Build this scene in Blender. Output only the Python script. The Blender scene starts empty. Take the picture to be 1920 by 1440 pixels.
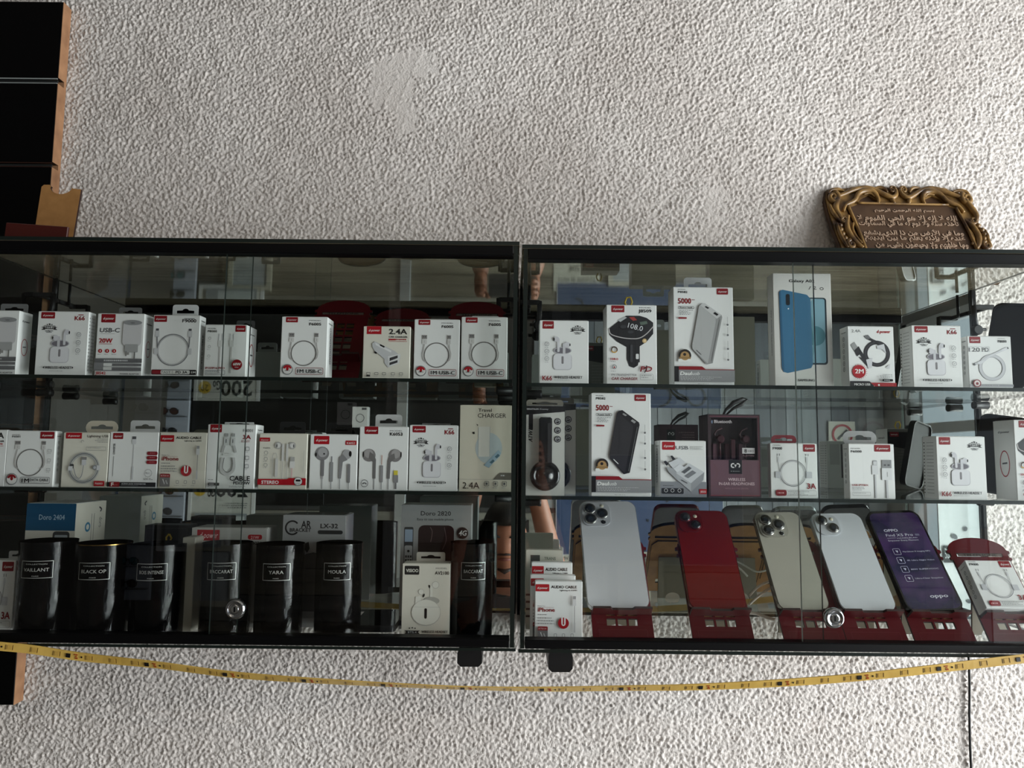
import bpy, math, random
import numpy as np
from mathutils import Vector, Matrix
from mathutils.geometry import tessellate_polygon

# ------------------------------------------------------------------ camera, light, exposure
SC = bpy.context.scene
COL = SC.collection
F = 1400.0                                  # focal length in pixels of a 1920 px wide frame
CZ = 1.60
PITCH, ROLL = math.radians(5.467), math.radians(0.60)
CAM = Vector((0, 0, CZ))
_f = Vector((0, math.cos(PITCH), math.sin(PITCH)))
_u0 = Vector((0, -math.sin(PITCH), math.cos(PITCH)))
_r0 = Vector((1, 0, 0))
_r = _r0 * math.cos(ROLL) + _u0 * math.sin(ROLL)
_u = _u0 * math.cos(ROLL) - _r0 * math.sin(ROLL)
cd = bpy.data.cameras.new('camera')
cd.sensor_fit = 'HORIZONTAL'; cd.sensor_width = 36.0; cd.lens = 36.0 * F / 1920.0
cd.clip_start = 0.02; cd.clip_end = 60
cam = bpy.data.objects.new('camera', cd); COL.objects.link(cam)
M = Matrix((( _r.x, _u.x, -_f.x), (_r.y, _u.y, -_f.y), (_r.z, _u.z, -_f.z))).to_4x4()
M.translation = CAM
cam.matrix_world = M
SC.camera = cam
SC.view_settings.view_transform = 'Standard'
SC.view_settings.look = 'None'
SC.view_settings.exposure = 0.12
SC.view_settings.gamma = 1.0
SC.view_settings.use_curve_mapping = False

SC.cycles.transparent_max_bounces = 40; SC.cycles.glossy_bounces = 8; SC.cycles.max_bounces = 14

world = bpy.data.worlds.new('daylight'); SC.world = world; world.use_nodes = True
bg = world.node_tree.nodes['Background']
bg.inputs[0].default_value = (0.80, 0.90, 1.0, 1); bg.inputs[1].default_value = 0.75

def area(name, loc, size, energy, color, direction):
    l = bpy.data.lights.new(name, 'AREA'); l.shape = 'RECTANGLE'
    l.size, l.size_y = size; l.energy = energy; l.color = color
    o = bpy.data.objects.new(name, l); COL.objects.link(o)
    o.location = loc
    o.rotation_euler = Vector(direction).to_track_quat('-Z', 'Y').to_euler()
    return o
# daylight entering by the shop front on the right hand wall
area('shopfront_daylight', (2.52, 0.10, 1.25), (0.85, 2.1), 112, (0.98, 0.99, 1.0), (-1, 0.0, 0.0))
area('shopfront_door_daylight', (2.52, -1.05, 1.30), (1.1, 2.1), 50, (0.96, 0.98, 1.0), (-1, 0.0, 0.0))
# dim warm fill light added under the ceiling, no real lamp there
area('ceiling_fill_light', (-0.3, -1.3, 2.80), (1.2, 0.12), 5, (1.0, 0.86, 0.70), (0, 0, -1))

GY = 0.900      # glass front plane
MY = 1.107      # mirror face
WY = 1.1175     # stucco wall mean plane
BY = -2.60      # wall behind the photographer

def P(px, py, Y):
    d = _f * F + _r * (px - 960.0) - _u * (py - 720.0)
    return CAM + d * (Y / d.y)
def MP(px, py, Yp):
    "point seen in the cabinet mirror at a picture position, on the plane Y=Yp"
    d = _f * F + _r * (px - 960.0) - _u * (py - 720.0)
    t = (2 * MY - Yp) / d.y
    q = CAM + d * t
    return Vector((q.x, Yp, q.z))

# ------------------------------------------------------------------ materials
def s2l(c):
    c = c / 255.0
    return c / 12.92 if c <= 0.04045 else ((c + 0.055) / 1.055) ** 2.4
def lin(c): return (s2l(c[0]), s2l(c[1]), s2l(c[2]), 1)
_mats = {}
def mat(name, rgb=(200, 200, 200), rough=0.5, metal=0.0, spec=0.5, coat=0.0, bump=None, emit=0):
    if name in _mats: return _mats[name]
    m = bpy.data.materials.new(name); m.use_nodes = True
    b = m.node_tree.nodes['Principled BSDF']
    b.inputs['Base Color'].default_value = lin(rgb)
    b.inputs['Roughness'].default_value = rough
    b.inputs['Metallic'].default_value = metal
    b.inputs['Specular IOR Level'].default_value = spec
    b.inputs['Coat Weight'].default_value = coat
    if emit:
        b.inputs['Emission Color'].default_value = lin(rgb); b.inputs['Emission Strength'].default_value = emit
    if bump:
        nt = m.node_tree; n = nt.nodes.new('ShaderNodeTexNoise'); n.inputs['Scale'].default_value = bump[0]
        n.inputs['Detail'].default_value = 3
        tc = nt.nodes.new('ShaderNodeTexCoord'); nt.links.new(tc.outputs['Object'], n.inputs['Vector'])
        if len(bump) > 2:
            mp = nt.nodes.new('ShaderNodeMapping'); mp.inputs['Scale'].default_value = bump[2]
            nt.links.new(tc.outputs['Object'], mp.inputs[0]); nt.links.new(mp.outputs[0], n.inputs['Vector'])
        bp = nt.nodes.new('ShaderNodeBump'); bp.inputs['Strength'].default_value = bump[1]; bp.inputs['Distance'].default_value = 0.002
        nt.links.new(n.outputs['Fac'], bp.inputs['Height']); nt.links.new(bp.outputs[0], b.inputs['Normal'])
    _mats[name] = m
    return m
def ink(c):
    return mat('ink_%d_%d_%d' % tuple(c), c, 0.38, spec=0.45)
def noisecol(name, c0, c1, scale, rough=0.5, stretch=(1, 1, 1), spec=0.5, bump=0.0, detail=5, lo=.3, hi=.7, coat=0):
    if name in _mats: return _mats[name]
    m = mat(name, c0, rough, spec=spec, coat=coat); nt = m.node_tree; b = nt.nodes['Principled BSDF']
    tc = nt.nodes.new('ShaderNodeTexCoord'); mp = nt.nodes.new('ShaderNodeMapping'); mp.inputs['Scale'].default_value = stretch
    n = nt.nodes.new('ShaderNodeTexNoise'); n.inputs['Scale'].default_value = scale; n.inputs['Detail'].default_value = detail
    r = nt.nodes.new('ShaderNodeValToRGB')
    r.color_ramp.elements[0].position = lo; r.color_ramp.elements[0].color = lin(c0)
    r.color_ramp.elements[1].position = hi; r.color_ramp.elements[1].color = lin(c1)
    nt.links.new(tc.outputs['Object'], mp.inputs[0]); nt.links.new(mp.outputs[0], n.inputs['Vector'])
    nt.links.new(n.outputs['Fac'], r.inputs[0]); nt.links.new(r.outputs[0], b.inputs['Base Color'])
    if bump:
        bp = nt.nodes.new('ShaderNodeBump'); bp.inputs['Strength'].default_value = bump; bp.inputs['Distance'].default_value = 0.001
        nt.links.new(n.outputs['Fac'], bp.inputs['Height']); nt.links.new(bp.outputs[0], b.inputs['Normal'])
    return m
def glassmat(name, tint, ior=1.52, rough=0.0):
    if name in _mats: return _mats[name]
    m = bpy.data.materials.new(name); m.use_nodes = True; nt = m.node_tree
    for n in list(nt.nodes):
        if n.type != 'OUTPUT_MATERIAL': nt.nodes.remove(n)
    out = [n for n in nt.nodes if n.type == 'OUTPUT_MATERIAL'][0]
    t = nt.nodes.new('ShaderNodeBsdfTransparent'); t.inputs[0].default_value = (*tint, 1)
    g = nt.nodes.new('ShaderNodeBsdfGlossy'); g.inputs['Roughness'].default_value = rough
    fr = nt.nodes.new('ShaderNodeFresnel'); fr.inputs[0].default_value = ior
    # pane faces seen from inside the sheet use the same air-to-glass reflectance
    geo = nt.nodes.new('ShaderNodeNewGeometry'); mx = nt.nodes.new('ShaderNodeMixShader')
    inv = nt.nodes.new('ShaderNodeMath'); inv.operation = 'SUBTRACT'; inv.inputs[0].default_value = 1.0
    mul = nt.nodes.new('ShaderNodeMath'); mul.operation = 'MULTIPLY'
    nt.links.new(geo.outputs['Backfacing'], inv.inputs[1])
    nt.links.new(fr.outputs[0], mul.inputs[0]); nt.links.new(inv.outputs[0], mul.inputs[1])
    nt.links.new(mul.outputs[0], mx.inputs[0]); nt.links.new(t.outputs[0], mx.inputs[1]); nt.links.new(g.outputs[0], mx.inputs[2])
    nt.links.new(mx.outputs[0], out.inputs[0])
    _mats[name] = m
    return m
def mirrormat():
    m = mat('silvered_mirror', (205, 210, 207), 0.012, metal=1.0); return m

# ------------------------------------------------------------------ mesh helpers
def area2(p):
    return 0.5 * sum(p[i][0] * p[(i + 1) % len(p)][1] - p[(i + 1) % len(p)][0] * p[i][1] for i in range(len(p)))
def circ(cx, cy, rx, ry=None, n=24, a0=0, a1=360):
    ry = rx if ry is None else ry
    full = abs(a1 - a0) >= 360
    k = n if full else n + 1
    return [(cx + rx * math.cos(math.radians(a0 + (a1 - a0) * i / n)), cy + ry * math.sin(math.radians(a0 + (a1 - a0) * i / n))) for i in range(k)]
def rr(x0, y0, x1, y1, r, n=5):
    r = min(r, (x1 - x0) / 2 - 1e-6, (y1 - y0) / 2 - 1e-6)
    if r <= 0: return [(x0, y0), (x1, y0), (x1, y1), (x0, y1)]
    p = []
    for cx, cy, a in ((x1 - r, y0 + r, -90), (x1 - r, y1 - r, 0), (x0 + r, y1 - r, 90), (x0 + r, y0 + r, 180)):
        for i in range(n + 1):
            t = math.radians(a + 90 * i / n); p.append((cx + r * math.cos(t), cy + r * math.sin(t)))
    return p
_tc = {}
def textgeo(s, bold=0.0, res=2):
    bold = min(bold, .024)
    k = (s, bold, res)
    if k in _tc: return _tc[k]
    c = bpy.data.curves.new('t', 'FONT'); c.body = s; c.resolution_u = res; c.offset = bold
    o = bpy.data.objects.new('t', c); COL.objects.link(o)
    m = o.to_mesh()
    v = [(w.co.x, w.co.y) for w in m.vertices]; f = [tuple(p.vertices) for p in m.polygons]
    o.to_mesh_clear(); bpy.data.objects.remove(o); bpy.data.curves.remove(c)
    x0 = min(a[0] for a in v); x1 = max(a[0] for a in v)
    v = [((a[0] - x0), a[1]) for a in v]
    _tc[k] = (v, f, x1 - x0)
    return _tc[k]

class MB:
    def __init__(s, T=None): s.v = []; s.f = []; s.m = []; s.mats = []; s.T = T or Matrix.Identity(4); s.sm = []
    def mi(s, m):
        if m not in s.mats: s.mats.append(m)
        return s.mats.index(m)
    def add(s, verts, faces, m, smooth=False):
        b = len(s.v); k = s.mi(m)
        s.v += [tuple(s.T @ Vector(v)) for v in verts]
        for f in faces: s.f.append(tuple(b + i for i in f)); s.m.append(k); s.sm.append(smooth)
    def box(s, x0, y0, z0, x1, y1, z1, m, ch=0.0):
        if ch <= 0:
            v = [(x0, y0, z0), (x1, y0, z0), (x1, y1, z0), (x0, y1, z0), (x0, y0, z1), (x1, y0, z1), (x1, y1, z1), (x0, y1, z1)]
            s.add(v, [(0, 3, 2, 1), (4, 5, 6, 7), (0, 1, 5, 4), (1, 2, 6, 5), (2, 3, 7, 6), (3, 0, 4, 7)], m)
        else:
            v = []
            for (X, Y, Z, sx, sy, sz) in [(x0, y0, z0, 1, 1, 1), (x1, y0, z0, -1, 1, 1), (x1, y1, z0, -1, -1, 1), (x0, y1, z0, 1, -1, 1),
                                           (x0, y0, z1, 1, 1, -1), (x1, y0, z1, -1, 1, -1), (x1, y1, z1, -1, -1, -1), (x0, y1, z1, 1, -1, -1)]:
                v += [(X, Y + sy * ch, Z + sz * ch), (X + sx * ch, Y, Z + sz * ch), (X + sx * ch, Y + sy * ch, Z)]
            q = lambda c, a: c * 3 + a
            f = [(q(0, 2), q(3, 2), q(2, 2), q(1, 2)), (q(4, 2), q(5, 2), q(6, 2), q(7, 2)),
                 (q(0, 1), q(1, 1), q(5, 1), q(4, 1)), (q(2, 1), q(3, 1), q(7, 1), q(6, 1)),
                 (q(1, 0), q(2, 0), q(6, 0), q(5, 0)), (q(3, 0), q(0, 0), q(4, 0), q(7, 0))]
            f += [(q(0, 1), q(0, 2), q(1, 2), q(1, 1)), (q(2, 1), q(2, 2), q(3, 2), q(3, 1)), (q(4, 2), q(4, 1), q(5, 1), q(5, 2)), (q(6, 2), q(6, 1), q(7, 1), q(7, 2)),
                  (q(1, 0), q(1, 2), q(2, 2), q(2, 0)), (q(3, 0), q(3, 2), q(0, 2), q(0, 0)), (q(5, 2), q(5, 0), q(6, 0), q(6, 2)), (q(7, 2), q(7, 0), q(4, 0), q(4, 2)),
                  (q(0, 0), q(0, 1), q(4, 1), q(4, 0)), (q(1, 1), q(1, 0), q(5, 0), q(5, 1)), (q(2, 0), q(2, 1), q(6, 1), q(6, 0)), (q(3, 1), q(3, 0), q(7, 0), q(7, 1))]
            f += [(q(0, 0), q(0, 2), q(0, 1)), (q(1, 1), q(1, 2), q(1, 0)), (q(2, 0), q(2, 2), q(2, 1)), (q(3, 1), q(3, 2), q(3, 0)),
                  (q(4, 0), q(4, 1), q(4, 2)), (q(5, 1), q(5, 0), q(5, 2)), (q(6, 0), q(6, 1), q(6, 2)), (q(7, 1), q(7, 0), q(7, 2))]
            s.add(v, f, m)
    def plate(s, outer, holes, y0, y1, m, back=None, side=None):
        "2D outline in x,z extruded from y0 (front, towards the camera) to y1"
        if area2(outer) < 0: outer = outer[::-1]
        holes = [h if area2(h) < 0 else h[::-1] for h in holes]
        loops = [outer] + holes
        tris = tessellate_polygon([[Vector((a, b, 0)) for a, b in l] for l in loops])
        flat = [p for l in loops for p in l]; n = len(flat)
        fr = []
        for t in tris:
            a, b, c = [flat[i] for i in t]
            ccw = (b[0] - a[0]) * (c[1] - a[1]) - (b[1] - a[1]) * (c[0] - a[0]) > 0
            fr.append(tuple(t) if ccw else tuple(t)[::-1])
        V0 = [(a, y0, b) for a, b in flat]; V1 = [(a, y1, b) for a, b in flat]
        s.add(V0, fr, m)
        if y1 is None: return
        s.add(V1, [f[::-1] for f in fr], back or m)
        o = 0; sf = []
        for l in loops:
            k = len(l)
            for i in range(k): sf.append((o + i, n + o + i, n + o + (i + 1) % k, o + (i + 1) % k))
            o += k
        s.add(V0 + V1, sf, side or m)
    def flat(s, outer, y, m, holes=()):
        if area2(outer) < 0: outer = outer[::-1]
        loops = [outer] + [h if area2(h) < 0 else h[::-1] for h in holes]
        tris = tessellate_polygon([[Vector((a, b, 0)) for a, b in l] for l in loops])
        flat = [p for l in loops for p in l]; fr = []
        for t in tris:
            a, b, c = [flat[i] for i in t]
            ccw = (b[0] - a[0]) * (c[1] - a[1]) - (b[1] - a[1]) * (c[0] - a[0]) > 0
            fr.append(tuple(t) if ccw else tuple(t)[::-1])
        s.add([(a, y, b) for a, b in flat], fr, m)
    def tube(s, pts, r, m, n=8, closed=False, cap=True):
        pts = [Vector(p) for p in pts]; k = len(pts); V = []
        if not isinstance(r, (list, tuple)): r = [r] * k
        up = None
        for i, p in enumerate(pts):
            a = pts[(i - 1) % k] if (closed or i > 0) else p
            b = pts[(i + 1) % k] if (closed or i < k - 1) else p
            d = (b - a).normalized()
            if up is None:
                up = d.orthogonal().normalized()
            up = (up - d * up.dot(d)).normalized(); w = d.cross(up)
            V += [p + (up * math.cos(2 * math.pi * j / n) + w * math.sin(2 * math.pi * j / n)) * r[i] for j in range(n)]
        fs = []
        for i in range(k if closed else k - 1):
            j2 = (i + 1) % k
            for j in range(n): fs.append((i * n + j, i * n + (j + 1) % n, j2 * n + (j + 1) % n, j2 * n + j))
        if cap and not closed:
            fs.append(tuple(range(n))[::-1]); fs.append(tuple((k - 1) * n + j for j in range(n)))
        s.add(V, fs, m, True)
    def lathe(s, prof, m, n=32, c=(0, 0, 0), axis='Z', smooth=True):
        V = []; k = len(prof)
        for r, h in prof:
            for j in range(n):
                a = 2 * math.pi * j / n
                if axis == 'Z': V.append((c[0] + r * math.cos(a), c[1] + r * math.sin(a), c[2] + h))
                elif axis == 'Y': V.append((c[0] + r * math.cos(a), c[1] + h, c[2] - r * math.sin(a)))
                else: V.append((c[0] + h, c[1] + r * math.cos(a), c[2] + r * math.sin(a)))
        fs = [(i * n + j, i * n + (j + 1) % n, (i + 1) * n + (j + 1) % n, (i + 1) * n + j) for i in range(k - 1) for j in range(n)]
        s.add(V, fs, m, smooth)
        s.add([V[j] for j in range(n)], [tuple(range(n))[::-1]], m); s.add([V[(k - 1) * n + j] for j in range(n)], [tuple(range(n))], m)
    def text(s, t, x, z, h, m, y=0.0, w=None, al='l', bold=0.0, ital=0.0, rot=0.0, flip=False):
        dbl = bold > .015 and any(q in t for q in 'MWmw')      # wide letters are thickened by a second strike
        v, f, W = textgeo(t, 0.0 if dbl else bold)
        k = h / 0.682; kx = (w / W) if w else k
        tw = W * kx; ox = 0 if al == 'l' else (-tw / 2 if al == 'c' else -tw)
        cr, sr = math.cos(math.radians(rot)), math.sin(math.radians(rot)); V = []
        for a, b in v:
            xx = a * kx + b * k * ital + ox; zz = b * k
            if flip: xx = -xx
            V.append((x + xx * cr - zz * sr, y, z + xx * sr + zz * cr))
        s.add(V, f if not flip else [q[::-1] for q in f], m)
        if dbl:
            for k2 in (.05, .10): e = h * k2; s.add([(a + e * cr, b - .00001 * k2 * 20, c + e * sr) for a, b, c in V], f, m)
    def build(s, name, parent=None, loc=None, rotz=None):
        me = bpy.data.meshes.new(name)
        me.from_pydata(s.v, [], s.f)
        for m in s.mats: me.materials.append(m)
        me.polygons.foreach_set('material_index', s.m)
        me.polygons.foreach_set('use_smooth', s.sm)
        me.update()
        o = bpy.data.objects.new(name, me); COL.objects.link(o)
        if parent: o.parent = parent
        if loc is not None: o.location = loc
        if rotz is not None: o.rotation_euler = (0, 0, rotz)
        return o
def tag(o, label=None, cat=None, group=None, kind=None):
    if label: o['label'] = label
    if cat: o['category'] = cat
    if group: o['group'] = group
    if kind: o['kind'] = kind
    return o
def empty(name, loc=(0, 0, 0), rotz=0):
    o = bpy.data.objects.new(name, None); COL.objects.link(o); o.location = loc; o.rotation_euler = (0, 0, rotz); o.empty_display_size = 0.02
    return o
def copy_tree(o, parent=None):
    c = o.copy(); COL.objects.link(c)
    if parent: c.parent = parent
    for ch in list(o.children): copy_tree(ch, c)
    return c

# ------------------------------------------------------------------ flat print on a face
WHITE = (232, 232, 230); BLACK = (22, 20, 22); RED = (164, 16, 30); DRED = (132, 14, 26); GREY = (150, 150, 150); LG = (198, 198, 200); DG = (84, 84, 88); MG = (120, 120, 124)
class Print:
    "u runs 0..1 left to right, v runs 0..1 top to bottom on a W x H face; radii are in units of W"
    def __init__(s, W, H, T=None, step=0.00004, start=0.00012):
        s.mb = MB(T); s.W = W; s.H = H; s.y = -start; s.step = step
    def X(s, u): return (u - .5) * s.W
    def Z(s, v): return (1 - v) * s.H
    def n(s): s.y -= s.step; return s.y
    def rect(s, u0, v0, u1, v1, c, r=0.0):
        s.mb.flat(rr(s.X(u0), s.Z(v1), s.X(u1), s.Z(v0), r * s.W, 3), s.n(), ink(c))
    def frame(s, u0, v0, u1, v1, c, t=.008, r=.03):
        a = rr(s.X(u0), s.Z(v1), s.X(u1), s.Z(v0), r * s.W, 3); q = t * s.W
        b = rr(s.X(u0) + q, s.Z(v1) + q, s.X(u1) - q, s.Z(v0) - q, max(r * s.W - q, 1e-5), 3)
        s.mb.flat(a, s.n(), ink(c), [b])
    def poly(s, pts, c): s.mb.flat([(s.X(u), s.Z(v)) for u, v in pts], s.n(), ink(c))
    def text(s, t, u, v, h, c, w=None, **k):
        s.mb.text(t, s.X(u), s.Z(v), h * s.H, ink(c), y=s.n(), w=(w * s.W if w else None), **k)
    def disc(s, u, v, r, c, ry=None, rot=0):
        p = circ(0, 0, r * s.W, (ry or r) * s.W, 20); cr, sr = math.cos(math.radians(rot)), math.sin(math.radians(rot))
        s.mb.flat([(s.X(u) + a * cr - b * sr, s.Z(v) + a * sr + b * cr) for a, b in p], s.n(), ink(c))
    def ring(s, u, v, r, t, c, a0=0, a1=360, ry=None):
        W = s.W; ry = ry or r; n = 36; y = s.n(); V = []; fs = []
        for i in range(n + 1):
            a = math.radians(a0 + (a1 - a0) * i / n)
            for q in (t / 2, -t / 2): V.append((s.X(u) + (r + q) * W * math.cos(a), y, s.Z(v) + (ry + q) * W * math.sin(a)))
        for i in range(n): fs.append((2 * i, 2 * i + 2, 2 * i + 3, 2 * i + 1))
        s.mb.add(V, fs, ink(c))
    def line(s, pts, t, c):
        y = s.n(); P2 = [Vector((s.X(u), s.Z(v))) for u, v in pts]; hw = t * s.W / 2; V = []; fs = []
        for i, p in enumerate(P2):
            a = P2[max(i - 1, 0)]; b = P2[min(i + 1, len(P2) - 1)]; d = (b - a).normalized(); q = Vector((-d.y, d.x)) * hw
            V += [(p.x - q.x, y, p.y - q.y), (p.x + q.x, y, p.y + q.y)]
        for i in range(len(P2) - 1): fs.append((2 * i, 2 * i + 2, 2 * i + 3, 2 * i + 1))
        s.mb.add(V, fs, ink(c))
    def curve(s, pts, t, c, n=8):
        out = []; q = [pts[0]] + list(pts) + [pts[-1]]
        for i in range(1, len(q) - 2):
            p0, p1, p2, p3 = q[i - 1:i + 3]
            for j in range(n):
                k = j / n
                out.append(tuple(0.5 * (2 * p1[a] + (p2[a] - p0[a]) * k + (2 * p0[a] - 5 * p1[a] + 4 * p2[a] - p3[a]) * k * k + (3 * p1[a] - p0[a] - 3 * p2[a] + p3[a]) * k ** 3) for a in (0, 1)))
        out.append(q[-2]); s.line(out, t, c)
    def micro(s, u0, v, u1, n, dv, c=MG, t=.35, al='l'):
        rnd = random.Random(int(u0 * 1000) + n)
        for i in range(n):
            L = (u1 - u0) * rnd.uniform(.65, 1); a = u0 if al == 'l' else u1 - L; vv = v + i * dv
            x = a
            while x < a + L:
                w = rnd.uniform(.012, .04); s.rect(x, vv, min(x + w, a + L), vv + dv * t, c); x += w + .012
    def logo(s, u, v, w, h=.085, c=DRED, top=False, r=.015):
        s.rect(u, v, u + w, v + h, c, r)
        s.text('d-power', u + w * .12, v + h * .66, h * .30, WHITE, w=w * .76, ital=.25, bold=.01)
    def done(s, name, parent): return s.mb.build(name, parent)

CARD = mat('white_card', (228, 228, 227), 0.42, spec=0.5)
CARDG = mat('warm_white_card', (214, 210, 198), 0.45)
CLEAR = glassmat('clear_plastic_film', (0.93, 0.93, 0.93), 1.3, 0.08)
TABW = mat('milky_plastic', (222, 224, 226), 0.3)
HOLE = (14, 14, 15)

def hang_tab(parent, W, H, d, w, h, mt, uc=.5, name='hang_tab', lean=0.0, fold=False, rad=None):
    x = (uc - .5) * W; r = rad if rad else min(w, h) * .22
    o = rr(x - w / 2, H - .002, x + w / 2, H + h, r, 4)
    o = [(a, max(b, H - .002)) for a, b in o]
    hz = H + h * .42; hw = w * .34; hh = h * .11
    hole = [(x - hw, hz - hh), (x + hw, hz - hh), (x + hw, hz + hh)] + [(x + hw * .38 * math.cos(t), hz + hh + hh * 1.5 * math.sin(t)) for t in [math.radians(a) for a in range(10, 171, 20)]] + [(x - hw, hz + hh)]
    mb = MB(Matrix.Translation((0, d * .85, H)) @ Matrix.Rotation(lean, 4, 'X') @ Matrix.Translation((0, 0, -H)))
    mb.plate(o, [hole], 0, .0006, mt)
    return mb.build(name, parent)

ALLBOX = []
def carton(name, label, xl, xr, yt, zb, Y, d, front, side=None, which=None, yaw=0.0, card=None, group=None, cat='box', tab=None, back=None, label_front=None, ymid=None):
    """a card box whose front face sits at depth Y on a shelf of height zb; which = 'r' or 'l' for a printed side"""
    xc = (xl + xr) / 2; pt = P(xc, yt, Y); H = pt.z - zb
    ym = ymid if ymid else yt + (F * H / Y) / 2
    a = P(xl, ym, Y); b = P(xr, ym, Y); W = (b.x - a.x) / max(math.cos(yaw), .3); cx = (a.x + b.x) / 2
    mb = MB(); m = card or CARD
    mb.box(-W / 2, 0, 0, W / 2, d, H, m, ch=0.0006)
    # tuck flap lying on the lid
    mb.box(-W / 2 + .002, .0015, H, W / 2 - .002, d - .0015, H + .0004, m)
    o = mb.build(name, None, (cx, Y, zb), yaw)
    tag(o, label, cat, group)
    p = Print(W, H); front(p); fp = p.done('printed_front', o)
    if side:
        if which == 'r': T = Matrix.Translation((W / 2, d / 2, 0)) @ Matrix.Rotation(math.pi / 2, 4, 'Z')
        else: T = Matrix.Translation((-W / 2, d / 2, 0)) @ Matrix.Rotation(-math.pi / 2, 4, 'Z')
        p = Print(d, H, T); side(p); p.done('printed_side', o)
    if back:
        T = Matrix.Translation((0, d, 0)) @ Matrix.Rotation(math.pi, 4, 'Z')
        p = Print(W, H, T); back(p); p.done('printed_back', o)
    if tab:
        for t in (tab if isinstance(tab, list) else [tab]):
            hang_tab(o, W, H, d, t.get('w', .55) * W, t.get('h', .018), t.get('m', TABW), t.get('u', .5), lean=t.get('lean', 0), rad=t.get('r'))
    ALLBOX.append(o)
    return o

# ------------------------------------------------------------------ heights of the two cabinets (read on the glass plane)
def zat(px, py, Y=GY): return P(px, py, Y).z
XL0, XL1 = -0.690, P(967.5, 840, GY).x
XR0, XR1 = P(978.5, 840, GY).x, 0.692
LZ = dict(top=zat(480, 449.5), tk=zat(480, 456.5), tb=zat(480, 476), s1=zat(480, 706.5, .918), s1b=zat(480, 713, .918),
          s2=zat(480, 917.5, .918), s2b=zat(480, 924, .918), bt=zat(480, 1191), fl=zat(480, 1208.5), bot=zat(480, 1214.5))
RZ = dict(top=zat(1450, 465), tk=zat(1450, 472), tb=zat(1450, 492), s1=zat(1450, 722.5, .918), s1b=zat(1450, 729.5, .918),
          s2=zat(1450, 934, .918), s2b=zat(1450, 941, .918), bt=zat(1450, 1203.5), fl=zat(1450, 1220), bot=zat(1450, 1227))

GLASS = glassmat('clear_glass_sheet', (0.955, 0.97, 0.962), 1.75)
PANEG = glassmat('sliding_pane_glass', (0.955, 0.97, 0.962), 1.48)
GEDGE = mat('glass_cut_edge', (22, 29, 26), 0.3, spec=.3)
GEDGEL = mat('pale_glass_cut_edge', (170, 186, 182), 0.3, spec=.8)
BLK = mat('black_aluminium', (5, 5, 6), 0.45, spec=.15)
BLKP = mat('black_plastic', (12, 12, 13), 0.45)
TOPB = noisecol('streaked_grey_brown_laminate', (92, 82, 66), (190, 176, 148), 9, 0.035, (1, 1, 34), spec=1.0, coat=1.0)
_tb = TOPB.node_tree.nodes['Principled BSDF']; _tb.inputs['IOR'].default_value = 1.9; _tb.inputs['Coat IOR'].default_value = 1.8
for n in TOPB.node_tree.nodes:
    if n.type == 'MAPPING': n.inputs['Scale'].default_value = (1, 34, 34)

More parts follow.
